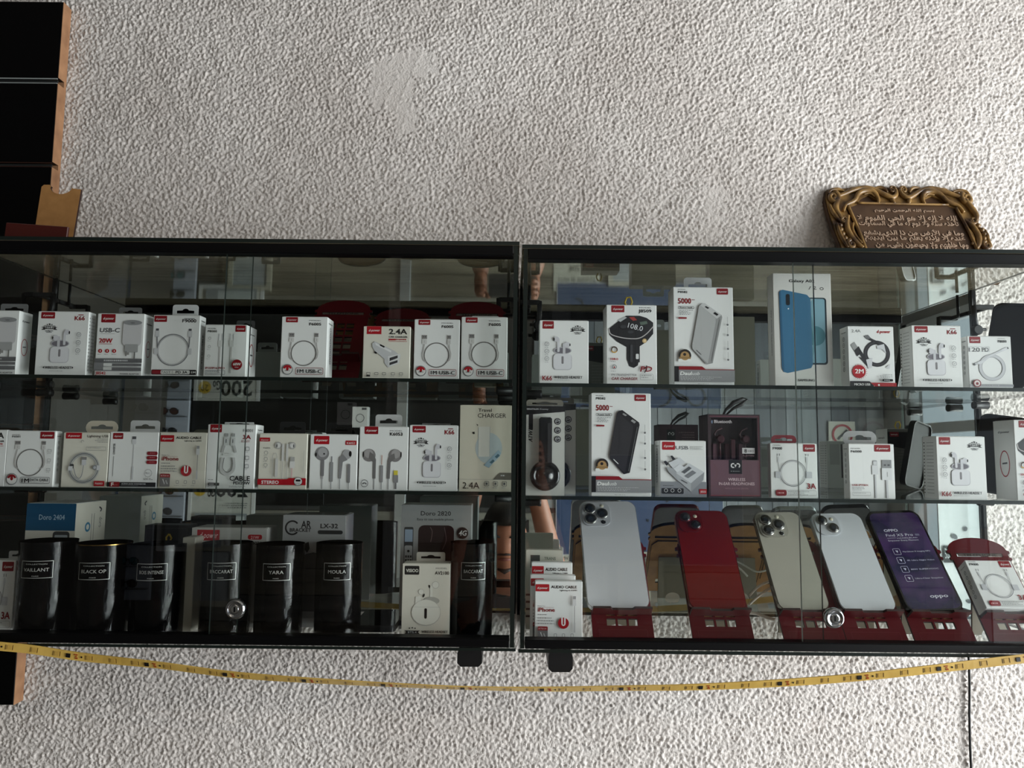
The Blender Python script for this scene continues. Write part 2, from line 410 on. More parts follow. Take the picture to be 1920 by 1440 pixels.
# ------------------------------------------------------------------ stucco wall
def stucco_wall():
    rng = np.random.default_rng(7)
    st = 0.0019
    xs = np.arange(-1.22, 1.22, st); zs = np.arange(1.00, 2.42, st)
    nx, nz = len(xs), len(zs)
    def band(l0, sig, aniso=1.0, ang=0.0):
        w = rng.standard_normal((nz, nx)); Fw = np.fft.rfft2(w)
        kz = np.fft.fftfreq(nz, st)[:, None]; kx = np.fft.rfftfreq(nx, st)[None, :]
        ca, sa = math.cos(ang), math.sin(ang)
        k = np.sqrt(((kx * ca + kz * sa)) ** 2 + ((-kx * sa + kz * ca) / aniso) ** 2) + 1e-9
        g = np.exp(-0.5 * ((np.log(k) - math.log(1 / l0)) / sig) ** 2)
        h = np.fft.irfft2(Fw * g, s=(nz, nx)); return h / h.std()
    A = band(0.0068, 0.62, 0.74, 0.6)
    B = band(0.0046, 0.35)
    Cc = band(0.06, 0.5)
    h = (np.tanh(0.85 * A + 0.2 * Cc) + 0.22 * np.abs(A)) * 0.00145 + B * 0.00050
    XX, ZZ = np.meshgrid(xs, zs)
    mask = np.ones_like(h); G_ = []
    wob = band(0.02, .5) * 0.004
    def patch(pts, soft, amt, cells=None):
        nonlocal mask, h
        pw = [P(a, b, WY) for a, b in pts]
        x = XX + wob; z = ZZ + wob[::-1]
        ins = np.zeros_like(h, bool)
        for i in range(len(pw)):
            x1, z1 = pw[i].x, pw[i].z; x2, z2 = pw[(i + 1) % len(pw)].x, pw[(i + 1) % len(pw)].z
            c = ((z1 > z) != (z2 > z)) & (x < (x2 - x1) * (z - z1) / (z2 - z1 + 1e-12) + x1); ins ^= c
        m = 1 - ins.astype(float) * amt
        mask = np.minimum(mask, m)
        if cells:
            cx, cz, ang = pw[0].x, pw[0].z, math.radians(-22)
            u = (XX - cx) * math.cos(ang) + (ZZ - cz) * math.sin(ang); v = -(XX - cx) * math.sin(ang) + (ZZ - cz) * math.cos(ang)
            gu = np.abs(((u / cells) % 1) - .5); gv = np.abs(((v / cells + 0.25 * np.floor(u / cells)) % 1) - .5)
            groove = (np.exp(-((gu - .5) * cells / .0016) ** 2) + np.exp(-((gv - .5) * cells / .0016) ** 2))
            G_.append(ins * groove * 0.0006 * np.sign(A + .9))
    patch([(712, 100), (762, 98), (822, 100), (820, 142), (776, 150), (770, 186), (788, 208), (778, 248), (748, 262), (736, 208), (690, 200), (688, 168)], 0, .93, 0.020)
    patch([(1326, 352), (1368, 350), (1360, 398), (1318, 400)], 0, .7)
    patch([(1316, 404), (1356, 402), (1352, 452), (1322, 455)], 0, .45)
    h = h * mask + sum(G_)
    for (a, b, r, dp) in ((1563, 273, 4.5, .003), (1849, 71, 3.5, .002), (1836, 116, 4, .002), (1740, 141, 4, .0018), (1568, 116, 4, .0016), (1508, 102, 4, .0016), (1347, 366, 2, .002)):
        c = P(a, b, WY); h -= dp * np.exp(-(((XX - c.x) ** 2 + (ZZ - c.z) ** 2) / (r * .0008) ** 2))
    h = h * np.clip((1.22 - np.abs(XX)) / .03, 0, 1) * np.clip((2.42 - ZZ) / .03, 0, 1) * np.clip((ZZ - 1.0) / .03, 0, 1)
    xs2 = np.concatenate([[-2.2, -1.4], xs, [1.4, 2.4]]); zs2 = np.concatenate([[0.0, .6], zs, [2.6, 2.9]])
    Hh = np.zeros((len(zs2), len(xs2))); Hh[2:-2, 2:-2] = h
    XX, ZZ = np.meshgrid(xs2, zs2); n = XX.size
    co = np.empty((n, 3), np.float32); co[:, 0] = XX.ravel(); co[:, 1] = (WY - Hh).ravel(); co[:, 2] = ZZ.ravel()
    nz, nx = XX.shape; idx = np.arange(n).reshape(nz, nx)
    q = np.stack([idx[:-1, :-1], idx[:-1, 1:], idx[1:, 1:], idx[1:, :-1]], -1).reshape(-1, 4)
    me = bpy.data.meshes.new('wall_front')
    me.vertices.add(n); me.vertices.foreach_set('co', co.ravel())
    me.loops.add(q.size); me.loops.foreach_set('vertex_index', q.ravel().astype(np.int32))
    me.polygons.add(len(q)); me.polygons.foreach_set('loop_start', np.arange(0, q.size, 4, dtype=np.int32))
    me.polygons.foreach_set('loop_total', np.full(len(q), 4, np.int32))
    me.update(calc_edges=True); me.validate()
    me.polygons.foreach_set('use_smooth', np.ones(len(q), bool))
    me.materials.append(noisecol('white_painted_stucco', (232, 226, 220), (214, 206, 199), 5, 0.62, bump=0))
    m = me.materials[0]; nt = m.node_tree; tc = nt.nodes.new('ShaderNodeTexCoord'); nn = nt.nodes.new('ShaderNodeTexNoise')
    nn.inputs['Scale'].default_value = 330; nn.inputs['Detail'].default_value = 4; bp = nt.nodes.new('ShaderNodeBump'); bp.inputs['Strength'].default_value = .8; bp.inputs['Distance'].default_value = .0014
    nt.links.new(tc.outputs['Object'], nn.inputs['Vector']); nt.links.new(nn.outputs['Fac'], bp.inputs['Height']); nt.links.new(bp.outputs[0], nt.nodes['Principled BSDF'].inputs['Normal'])
    o = bpy.data.objects.new('wall_front', me); COL.objects.link(o); tag(o, 'white rough stucco wall behind the glass cabinets', kind='structure')
stucco_wall()

# ------------------------------------------------------------------ the shop room
def struct(name, mb, label=None):
    o = mb.build(name); return tag(o, label, kind='structure')
FLOORM = noisecol('grey_shop_floor', (70, 67, 64), (92, 88, 84), 6, .4)
mb = MB(); mb.box(-2.3, BY - .1, -.1, 2.5, 1.2, 0, FLOORM); struct('floor', mb)
mb = MB(); mb.box(-2.3, BY - .1, 2.9, 2.5, 1.2, 3.0, mat('ceiling_paint', (120, 116, 110), .8)); struct('ceiling', mb)
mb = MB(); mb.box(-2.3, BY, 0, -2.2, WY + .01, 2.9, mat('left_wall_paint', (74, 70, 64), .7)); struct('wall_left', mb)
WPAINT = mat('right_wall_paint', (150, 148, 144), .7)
mb = MB()
mb.box(2.4, BY, 0, 2.5, WY + .01, .25, WPAINT); mb.box(2.4, BY, 2.42, 2.5, WY + .01, 2.9, WPAINT)
mb.box(2.4, BY, .25, 2.5, -2.32, 2.42, WPAINT); mb.box(2.4, .62, .25, 2.5, WY + .01, 2.42, WPAINT)
struct('wall_right', mb)
FRW = mat('white_window_frame', (225, 226, 226), .35)
w = empty('window_1', (2.42, -0.85, .25)); tag(w, kind='structure')
for y0, y1, z0, z1 in ((-1.47, -1.41, 0, 2.17), (1.41, 1.47, 0, 2.17), (-.52, -.46, 0, 2.17), (.46, .52, 0, 2.17), (-1.47, 1.47, 0, .06), (-1.47, 1.47, 2.11, 2.17), (-1.47, 1.47, 1.5, 1.56)):
    mb = MB(); mb.box(-.03, y0, z0, .03, y1, z1, FRW, ch=.004); mb.build('frame_bar', w)
mb = MB(); mb.box(-.004, -1.44, .03, .004, 1.44, 2.14, glassmat('window_glass', (.97, .98, .98), 1.5)); mb.build('pane', w)

# wall behind the photographer: grey vertical planks above, brown grained cladding below, dark panel on the left
PLK = [noisecol('grey_plank_%d' % i, c, tuple(int(a * .80) for a in c), 14, .5, (1, 1, .12)) for i, c in enumerate([(142, 146, 150), (118, 122, 126), (160, 166, 170), (104, 110, 116)])]
DRKM = mat('dark_slat_panel', (24, 23, 22), .35)
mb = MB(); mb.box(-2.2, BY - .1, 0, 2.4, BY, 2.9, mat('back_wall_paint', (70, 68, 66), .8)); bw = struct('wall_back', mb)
xs = MP(1000, 700, BY).x
i = 0; x = xs
rnd = random.Random(3)
while x < 2.38:
    wd = rnd.uniform(.085, .12); mb = MB()
    mb.box(x + .002, BY, 1.27, min(x + wd, 2.39), BY + .018 + rnd.uniform(0, .004), 2.88, PLK[rnd.choice([0, 0, 1, 1, 2, 3])], ch=.002); mb.build('plank', bw); x += wd; i += 1
z = .04
BRN = [noisecol('grained_cladding_%d' % i, c, tuple(int(a * .62) for a in c), 9, .45, (.16, 1, 2.4)) for i, c in enumerate([(158, 150, 132), (138, 130, 114), (146, 142, 132)])]
while z < 1.2:
    hh = .15; mb = MB(); mb.box(-1.9, BY, z + .002, 2.38, BY + .03, z + hh - .002, BRN[i % 3], ch=.002); mb.build('cladding_board', bw); z += hh; i += 1
mb = MB(); mb.box(-2.15, BY, 1.27, xs - .01, BY + .02, 2.88, DRKM, ch=.002); mb.build('dark_panel', bw)
mb = MB(); a = MP(766, 700, BY + .05)
mb.box(a.x - .07, BY + .02, .3, a.x, BY + .06, 2.8, mat('aluminium_profile', (206, 208, 208), .25, metal=.7), ch=.004)
tag(mb.build('trim_1'), 'pale aluminium upright on the wall behind', kind='structure')

def room_sign():
    c = MP(416, 955, BY + .04); t = empty('mobile_plan_sign', (c.x, BY + .05, c.z + .02))
    tag(t, 'framed mobile plan sign mirrored behind the tubes, reading 200Go beside a yellow price disc', 'sign')
    mb = MB(); W, H = .42, .46
    mb.plate(rr(-W / 2, -H / 2, W / 2, H / 2, .01), [rr(-W / 2 + .02, -H / 2 + .02, W / 2 - .02, H / 2 - .02, .005)], -.006, .012, FRW)
    T = Matrix.Rotation(math.pi, 4, 'Z')
    for v in range(len(mb.v)): mb.v[v] = tuple(T @ Vector(mb.v[v]))
    mb.build('frame', t)
    p = Print(W - .03, H - .03, Matrix.Translation((0, 0, -H / 2 + .015)) @ T, step=.0006, start=.001)
    p.rect(0, 0, 1, 1, (214, 214, 208)); p.text('200', .08, .36, .22, (30, 30, 32), w=.52, bold=.02); p.text('Go', .60, .36, .13, (30, 30, 32), w=.13, bold=.02)
    p.disc(.86, .26, .105, (214, 180, 60)); p.text('29', .80, .30, .09, (40, 40, 30), w=.12)
    p.micro(.08, .45, .5, 3, .03); p.rect(.06, .60, .9, .97, (150, 156, 160)); p.rect(.1, .64, .7, .93, (200, 206, 208))
    p.done('printed_sheet', t)
room_sign()
def glasses_rack():
    c = MP(285, 860, BY + .08); t = empty('sunglasses_rack', (c.x, BY + .04, c.z - .55)); tag(t, 'pale rack of sunglasses reflected in the mirror at the left', 'rack')
    mb = MB(); mb.box(-.21, -.0, -.25, .21, .02, 1.25, mat('rack_board', (176, 182, 196), .4), ch=.003); mb.build('board', t)
    for k in range(11):
        z = -.18 + k * .125
        mb = MB(); mb.box(-.2, .02, z - .006, .2, .05, z, mat('rack_rail', (120, 124, 130), .3, metal=.6)); mb.build('rail', t)
    return c
gc = glasses_rack()
def glasses(x, z, lens, k):
    t = empty('sunglasses', (x, BY + .10, z)); k2 = ['upper', 'middle', 'lower'][k % 3]
    fm = mat('dark_frame_plastic', (30, 26, 26), .25); lm = mat('lens_%d_%d_%d' % lens, lens, .05, spec=1, coat=1)
    mb = MB()
    for s in (-1, 1):
        o = [(s * .034 + .029 * math.cos(a) * (1 if True else 1), .023 * math.sin(a) - .003 * math.cos(a) * s) for a in [math.radians(q) for q in range(0, 360, 20)]]
        inn = [(s * .034 + (p[0] - s * .034) * .86, p[1] * .84) for p in o]
        mb.plate(o, [inn], -.002, .002, fm)
        mb.tube([(s * .064, 0, .008), (s * .066, -.05, .008), (s * .064, -.12, -.004)], .002, fm, 6)
    mb.tube([(-.008, 0, .006), (0, 0, .01), (.008, 0, .006)], .002, fm, 6)
    mb.build('frame', t)
    for s in (-1, 1):
        q = MB(); q.plate([(s * .034 + .026 * math.cos(math.radians(a)), .020 * math.sin(math.radians(a))) for a in range(0, 360, 20)], [], -.001, .001, lm); q.build('lens', t)
    t.rotation_euler = (0, 0, math.pi)
    return t
for k in range(11):
    for j in range(2):
        g = glasses(gc.x - .10 + .19 * j + .004 * ((k * 7) % 3), gc.z - .55 - .15 + k * .125, [(18, 18, 20), (60, 120, 130), (70, 40, 34), (26, 26, 40)][(k * 3 + j * 2) % 4], k)
        od = ['lowest', 'second lowest', 'third from below', 'fourth from below', 'fifth from below', 'middle', 'fifth from the top', 'fourth from the top', 'third from the top', 'second from the top', 'topmost'][k]
        tag(g, '%s sunglasses in the %s column of the reflected rack' % (od, 'left' if j else 'right'), 'sunglasses', 'sunglasses on the reflected rack')
def poster():
    c = MP(1185, 965, BY + .05); t = empty('blue_poster', (c.x + .05, BY + .047, c.z - .05)); tag(t, 'blue poster with black swirls reflected behind the silver phone', 'poster')
    p = Print(1.05, .62, Matrix.Rotation(math.pi, 4, 'Z'), step=.0006, start=.001)
    p.rect(0, 0, 1, 1, (58, 76, 112)); rnd = random.Random(5)
    for i in range(12): p.ring(rnd.uniform(.1, .9), rnd.uniform(.15, .85), rnd.uniform(.03, .07), .012, (14, 18, 30), rnd.uniform(0, 180), rnd.uniform(200, 340))
    p.done('printed_sheet', t); t.location.z -= .2
    mb = MB(); mb.box(-.53, -.008, -.005, .53, 0, .625, mat('poster_board', (200, 200, 205), .5)); mb.build('board', t)
poster()
def note(px, py, lines, w, h, label, name='price_note'):
    c = MP(px, py, BY + .05); t = empty(name, (c.x, BY + .04, c.z)); tag(t, label, 'sign')
    mb = MB(); mb.box(-w / 2, -.004, -h / 2, w / 2, .0, h / 2, mat('paper_back', (205, 204, 192), .6)); mb.build('card', t)
    p = Print(w, h, Matrix.Translation((0, 0, -h / 2)) @ Matrix.Rotation(math.pi, 4, 'Z'), step=.0006, start=.001)
    p.rect(0.01, 0.01, .99, .99, (204, 203, 190))
    for s, u, v, hh, ww in lines: p.text(s, u, v, hh, (60, 60, 58), w=ww, al='c', bold=.01)
    p.done('printed_sheet', t)
# seen upside down under the lid of the right cabinet: stands low on the cladding
zc = 2 * RZ['tk'] - (P(1080, 548, 4.7).z)
t = MP(1080, 548, BY + .05)
note(1080, 1062, [('Bouteille de verre', .5, .35, .13, .8), ('2,50€', .5, .68, .17, .38)], .30, .25, 'pale note reading 2,50€ reflected upside down under the right cabinet lid')
note(1580, 815, [], .17, .17, 'square white sign with a red ring reflected between the boxes', 'ring_sign')
tt = MP(1580, 815, BY + .05)
p = Print(.15, .15, Matrix.Translation((tt.x, BY + .046, tt.z - .075)) @ Matrix.Rotation(math.pi, 4, 'Z'), step=.0006, start=.001); p.ring(.5, .5, .40, .09, (160, 40, 48)); p.line([(.3, .3), (.7, .7)], .08, (60, 60, 64))
ro = [o for o in bpy.data.objects if o.name == 'ring_sign'][0]; q = p.mb.build('printed_ring', ro); q.matrix_parent_inverse = Matrix.Translation(ro.location).inverted()
def picture(px, py, w, h, label):
    c = MP(px, py, BY + .05); t = empty('picture_frame', (c.x, BY + .06, c.z)); tag(t, label, 'picture')
    mb = MB(Matrix.Rotation(math.pi, 4, 'Z'))
    mb.plate(rr(-w / 2, -h / 2, w / 2, h / 2, .006), [rr(-w / 2 + .03, -h / 2 + .03, w / 2 - .03, h / 2 - .03, .003)], -.006, .02, mat('cream_frame', (190, 186, 170), .5)); mb.build('frame', t)
    mb = MB(Matrix.Rotation(math.pi, 4, 'Z')); mb.box(-w / 2 + .03, .004, -h / 2 + .03, w / 2 - .03, .012, h / 2 - .03, noisecol('grey_picture', (150, 156, 160), (190, 196, 200), 7, .2)); mb.build('picture_sheet', t)
picture(445, 1060, .28, .34, 'cream framed picture mirrored under the left lid')
picture(1180, 1080, .26, .30, 'cream framed picture mirrored under the right lid')
# pale plant poster seen low right in the mirror
c = MP(1800, 985, 2.3)
def side_poster():
    a_ = MP(1758, 940, -1.78); b_ = MP(1850, 1000, -1.78); wd = (b_.x - a_.x)
    t = empty('floral_poster', ((a_.x + b_.x) / 2, -1.78, 0)); tag(t, 'white poster stand with grey floral silhouettes reflected at the right end', 'poster')
    mb = MB(); mb.box(-wd / 2, -.012, 0, wd / 2, 0, a_.z, mat('poster_board', (200, 200, 205), .5), ch=.003); mb.build('board', t)
    p = Print(wd, .73, Matrix.Translation((0, 0, a_.z - .74)) @ Matrix.Rotation(math.pi, 4, 'Z'), step=.0006, start=.001); p.rect(0, 0, 1, 1, (226, 230, 230))
    rnd = random.Random(9)
    for i in range(16): p.disc(rnd.uniform(.1, .7), rnd.uniform(.15, .85), rnd.uniform(.03, .09), (96, 100, 104), rnd.uniform(.02, .05), rnd.uniform(0, 180))
    p.rect(.68, .3, .95, .42, (40, 44, 46)); p.text('GARDE', .70, .39, .07, (210, 214, 214), w=.22)
    p.done('printed_sheet', t)
side_poster()
t0 = MP(677, 778, BY + .1)
mb = MB(); mb.box(-.05, -.03, 0, .05, .03, .13, CARD, ch=.002)
so = mb.build('cable_box', None, (t0.x, BY + .10, t0.z - .08)); tag(so, 'tiny cable box hanging on the dark panel in the reflection', 'box')
p = Print(.1, .13, Matrix.Translation((0, .03, 0)) @ Matrix.Rotation(math.pi, 4, 'Z'), step=.0004); p.ring(.5, .55, .25, .04, DG); p.rect(.1, .05, .4, .15, DG); p.done('printed_front', so)
mb = MB(); mb.box(-.004, -.10, .09, .004, -.028, .096, BLK); mb.build('hook', so)

# ------------------------------------------------------------------ glass cabinets
def cabinet(x0, x1, Zs, label, xa, xb, lockx, lockz, dedge=None):
    t = empty('display_cabinet', ((x0 + x1) / 2, 0, Zs['bot'])); tag(t, label, 'cabinet', None)
    T = Matrix.Translation(-t.location)
    def nb(): return MB(T)
    def sheet(name, x0_, y0_, z0_, x1_, y1_, z1_, m=GLASS, edge=GEDGE, axis='z', bev=.0006):
        b = nb()
        v = [(x0_, y0_, z0_), (x1_, y0_, z0_), (x1_, y1_, z0_), (x0_, y1_, z0_), (x0_, y0_, z1_), (x1_, y0_, z1_), (x1_, y1_, z1_), (x0_, y1_, z1_)]
        fc = dict(b=(0, 3, 2, 1), t=(4, 5, 6, 7), f=(0, 1, 5, 4), r=(1, 2, 6, 5), k=(2, 3, 7, 6), l=(3, 0, 4, 7))
        big = dict(z='bt', y='fk', x='lr')[axis]
        b.add(v, [fc[q] for q in big], m); b.add(v, [fc[q] for q in 'btfrkl' if q not in big], edge)
        return b.build(name, t)
    g = .0012
    sheet('top_panel', x0 - .002, GY - .004, Zs['tk'], x1 + .002, MY, Zs['top'], TOPB, GEDGE)
    sheet('bottom_panel', x0 - .002, GY - .004, Zs['bot'], x1 + .002, MY, Zs['fl'] - .0003, GLASS, GEDGE)
    sheet('side_panel', x0, GY - .002, Zs['fl'], x0 + .005, MY - .001, Zs['tk'] - .0002, GLASS, GEDGE, 'x')
    sheet('side_panel', x1 - .005, GY - .002, Zs['fl'], x1, MY - .001, Zs['tk'] - .0002, GLASS, GEDGE, 'x')
    sheet('mirror_back', x0 + .001, MY, Zs['bot'], x1 - .001, MY + .004, Zs['top'], mirrormat(), BLK, 'y')
    for s in (0, 1):
        b = nb(); xx = (x0 - .002, x0 + .001) if s == 0 else (x1 - .001, x1 + .003)
        b.box(xx[0], MY - .004, Zs['bot'], xx[1], MY + .004, Zs['top'], BLK); b.build('mirror_edge_strip', t)
    for k in ('1', '2'): sheet('glass_shelf', x0 + .0055, .918, Zs['s' + k + 'b'], x1 - .0055, MY - .002, Zs['s' + k])
    b = nb(); b.box(x0 + .0055, GY - .003, Zs['tb'], x1 - .0055, GY + .015, Zs['tk'] - .0004, BLK, ch=.0008); b.box(x0 + .0055, GY - .0042, Zs['tb'] + .001, x1 - .0055, GY - .003, Zs['tb'] + .003, BLK); b.build('top_track', t)
    b = nb(); b.box(x0 + .0055, GY - .003, Zs['fl'], x1 - .0055, GY + .015, Zs['bt'], BLK, ch=.0008); b.box(x0 + .0055, GY - .0042, Zs['bt'] - .003, x1 - .0055, GY - .003, Zs['bt'] - .001, BLK); b.build('bottom_track', t)
    # two sliding panes
    sheet('sliding_door', x0 + .006, GY + .0085, Zs['bt'] - .003, xb, GY + .0125, Zs['tb'] + .003, PANEG, GEDGE, 'y')
    d = sheet('sliding_door', xa, GY + .001, Zs['bt'] - .003, x1 - .006, GY + .005, Zs['tb'] + .003, PANEG, dedge or GEDGE, 'y')
    ch = mat('chrome_lock', (190, 192, 195), .12, metal=1.0)
    b = nb(); b.lathe([(.0118, 0), (.0118, -.004), (.0105, -.007), (.0085, -.0075), (.0080, -.0062), (.0045, -.0062), (.0042, -.0068)], ch, 28, (lockx, GY + .001, lockz), 'Y')
    b.box(lockx - .0009, GY - .0064, lockz - .003, lockx + .0009, GY - .0056, lockz + .003, BLK)
    lo = b.build('cam_lock', d)
    # corner clamps at the back of the lid, with thumb screws
    for s in (0, 1):
        sg = 1 if s == 0 else -1; xs_ = x0 if s == 0 else x1
        b = nb(); xi = xs_ + sg * .026; zt = Zs['tk']
        b.box(min(xs_ - sg * .0025, xi), 1.060, zt - .036, max(xs_ - sg * .0025, xi), 1.066, zt - .0295, BLKP, ch=.0008)
        b.box(xs_ + sg * .006 - .003, 1.063, zt - .036, xs_ + sg * .006 + .003, MY - .001, zt - .030, BLKP, ch=.0008)
        b.tube([(xi, 1.063, zt - .031), (xi, 1.062, zt - .050), (xi - sg * .001, 1.060, zt - .064)], .0035, BLKP, 10)
        b.tube([(xs_ + sg * .012, 1.09, zt - .002), (xs_ + sg * .012, 1.09, zt - .036)], .0022, BLKP, 8)
        b.lathe([(.006, -.005), (.0075, -.003), (.0075, .003), (.006, .005)], BLKP, 20, (xi - sg * .001, 1.060, zt - .067), 'Y')
        b.tube([(xi, 1.060, zt - .067), (xi - sg * .014, 1.060, zt - .066)], .0024, BLKP, 8)
        b.build('corner_clamp', t)
        for zz in (Zs['s1b'], Zs['s2b']):
            for yy in (.962, 1.075):
                b = nb(); a0 = xs_ + sg * .005
                b.tube([(a0, yy, zz - .0058), (a0 + sg * .016, yy, zz - .0058), (a0 + sg * .018, yy, zz - .0058), (a0 + sg * .021, yy, zz - .0058)], [.0056, .0050, .0056, .0056], BLKP, 14)
                b.build('shelf_pin', t)
    return t
cabL = cabinet(XL0, XL1, LZ, 'left glass wall cabinet with black perfume tubes on its floor', P(407, 840, GY).x, P(459, 840, GY + .01).x, P(443, 1141, GY).x, P(443, 1141, GY).z)
cabR = cabinet(XR0, XR1, RZ, 'right glass wall cabinet with phones on red stands on its floor', P(1497, 840, GY).x, P(1534, 840, GY + .01).x, P(1562, 1158, GY).x, P(1562, 1158, GY).z, GEDGEL)
# black support brackets under the cabinets
for (a, b_, c, d, Zs, lb) in ((857, 904, 1212, 1250, LZ, 'black support bracket under the left cabinet beside the gap'), (1028, 1074, 1225, 1260, RZ, 'black support bracket under the right cabinet beside the gap')):
    p0 = P(a, d, .91); p1 = P(b_, c, .91); m = MB(); zt = Zs['bot'] - .0003
    w = (p1.x - p0.x) / 2; hgt = zt - p0.z
    m.plate([(-w * .86, hgt), (-w, hgt * .7), (-w, .004), (-w + .004, 0), (w - .004, 0), (w, .004), (w, hgt * .7), (w * .86, hgt)], [], 0, WY - .912, BLKP)
    tag(m.build('support_bracket', None, ((p0.x + p1.x) / 2, .91, p0.z)), lb, 'bracket')

# ------------------------------------------------------------------ printed fronts
def art_pods(p, cx=.5, top=.40, k=1.0, mirror=False):
    s = -1 if mirror else 1
    q = p.W / p.H
    def e(u, v, ru, rv, c): p.disc(cx + s * u * k, top + v * k, ru * k, c, rv * k / q * q)
    # open lid
    p.disc(cx, top + .135 * k, .185 * k, (176, 174, 180), .075 * k); p.disc(cx, top + .137 * k, .165 * k, (112, 108, 116), .058 * k)
    p.rect(cx - .19 * k, top + .19 * k, cx + .19 * k, top + .44 * k, (186, 184, 190), .07 * k)
    p.rect(cx - .18 * k, top + .187 * k, cx + .18 * k, top + .43 * k, (216, 215, 219), .065 * k)
    p.rect(cx - .022 * k, top + .225 * k, cx + .022 * k, top + .345 * k, (128, 124, 128), .02 * k)
    # buds
    p.rect(cx - s * .03 * k - .028 * k, top + .02 * k, cx - s * .03 * k + .028 * k, top + .19 * k, (198, 197, 202), .02 * k)
    p.disc(cx - s * .095 * k, top + .045 * k, .058 * k, (204, 203, 208)); p.disc(cx - s * .15 * k, top + .045 * k, .012 * k, BLACK, .03 * k)
    p.rect(cx + s * .085 * k - .025 * k, top - .055 * k, cx + s * .085 * k + .025 * k, top + .16 * k, (206, 205, 210), .02 * k)
    p.disc(cx + s * .13 * k, top - .045 * k, .055 * k, (200, 199, 204)); p.disc(cx + s * .175 * k, top - .04 * k, .014 * k, BLACK, .034 * k)
def banner(p, u, v, k=1.0):
    w = .165 * k
    p.poly([(u - w, v), (u - w * .75, v + .02), (u - w, v + .045), (u - w * .55, v + .045), (u - w * .55, v), ], (60, 58, 60))
    p.poly([(u + w, v), (u + w * .75, v + .02), (u + w, v + .045), (u + w * .55, v + .045), (u + w * .55, v), ], (60, 58, 60))
    p.frame(u - w * .72, v - .02, u + w * .72, v + .035, BLACK, .010, .01)
    p.text('BT5.0', u, v + .024, .030, BLACK, w=w * 1.0, al='c', bold=.03, ital=.2)
    for i in (-1, 0, 1): p.disc(u + i * w * .3, v - .042 + abs(i) * .006, .011 * (1.5 - abs(i) * .5), BLACK)
    p.line([(u - w * .5, v + .062), (u + w * .5, v + .062)], .010, BLACK); p.line([(u - w * .35, v + .082), (u + w * .35, v + .082)], .010, BLACK)
    p.line([(u - w * .12, v + .05), (u + w * .12, v + .075)], .007, BLACK)
def icons3(p, u, v0, dv):
    for i in range(3):
        p.ring(u, v0 + i * dv, .042, .008, MG); p.line([(u - .018, v0 + i * dv), (u, v0 + i * dv + .012), (u + .02, v0 + i * dv - .014)], .008, MG); p.micro(u - .04, v0 + i * dv + .052, u + .04, 1, .02, GREY)
def k66a(p):
    p.logo(.06, .012, .27, .10); p.text('K66', .82, .135, .062, DRED, w=.2, al='c', bold=.035); p.rect(.79, .045, .89, .057, DRED)
    banner(p, .24, .245, .95); art_pods(p, .47, .37, .98); icons3(p, .83, .36, .125)
    p.text('WIRELESS HEADSET', .47, .895, .038, BLACK, w=.52, al='c', bold=.045)
    p.poly([(.17, .875), (.20, .855), (.20, .895)], BLACK); p.poly([(.77, .875), (.74, .855), (.74, .895)], BLACK); p.micro(.30, .925, .64, 1, .02, GREY)
def k66b(p):
    p.logo(.06, .012, .23, .12); banner(p, .78, .13, .95); art_pods(p, .47, .34, 1.0, True); icons3(p, .15, .375, .115)
    p.text('K66', .06, .945, .068, DRED, w=.20, bold=.035); p.text('WIRELESS HEADSET', .30, .915, .040, BLACK, w=.57, bold=.045); p.micro(.30, .935, .7, 1, .02, GREY)
def side_rows(p):
    for i in range(16):
        v = .09 + i * .054; p.rect(.10, v, .18, v + .016, BLACK); p.rect(.32, v + .004, .82, v + .012, GREY)
def side_icons(p):
    p.text('d-power', .5, .10, .022, BLACK, w=.6, al='c', bold=.03, ital=.2)
    for i, v in enumerate((.2, .3, .4, .5, .6, .7)): p.ring(.5, v, .11, .03, DG); p.line([(.45, v + .006), (.55, v - .006)], .03, DG)
def side_vert(p, s='C TO C CABLE'):
    p.text('d-power', .5, .09, .024, BLACK, w=.62, al='c', bold=.03, ital=.2)
    p.text(s, .66, .86, .040, BLACK, w=.9 * p.H / p.W * .62, rot=90, bold=.02)
def side_adapter(p):
    p.text('d-power', .5, .16, .030, BLACK, w=.55, al='c', bold=.03, ital=.2); p.ring(.5, .55, .22, .035, RED, ry=.40); p.line([(.38, .55), (.62, .54)], .05, DG)
def adapter20(p):
    p.logo(.08, .01, .30, .135); p.text('USB-C', .06, .30, .065, DG, w=.42, bold=.02, ital=.1); p.line([(.08, .325), (.38, .325)], .006, GREY)
    p.text('20W', .06, .47, .070, RED, w=.28, bold=.03); p.rect(.06, .485, .34, .492, RED)
    for u in (.10, .25, .40): p.disc(u, .60, .042, RED); p.rect(u - .008, .585, u + .008, .615, WHITE); p.micro(u - .05, .65, u + .05, 1, .02, MG)
    p.rect(.56, .12, .96, .52, (198, 196, 198), .09); p.disc(.76, .145, .20, (140, 140, 142), .055); p.disc(.76, .15, .05, (110, 110, 112), .014)
    p.rect(.62, .49, .90, .62, (160, 160, 160), .02); p.rect(.64, .60, .67, .68, (120, 120, 118), .01); p.rect(.82, .61, .85, .72, (120, 120, 118), .01); p.rect(.66, .62, .72, .66, (140, 138, 136)); 
    p.rect(0.0, .72, 1, .785, (96, 96, 98)); p.micro(.2, .74, .95, 1, .03, LG, .8); p.rect(0, .785, .2, .90, (120, 120, 122)); p.rect(0.0, .90, 1, .915, (96, 96, 98))
    for v in (.80, .86): p.rect(.30, v, 1, v + .04, (104, 104, 106)); p.rect(.20, v - .005, .38, v + .045, (206, 206, 204), .01)
    p.text('J8542', .04, .975, .042, RED, w=.22, bold=.04); p.text('POWER ADAPTER', .56, .975, .024, DG, w=.4, bold=.02)
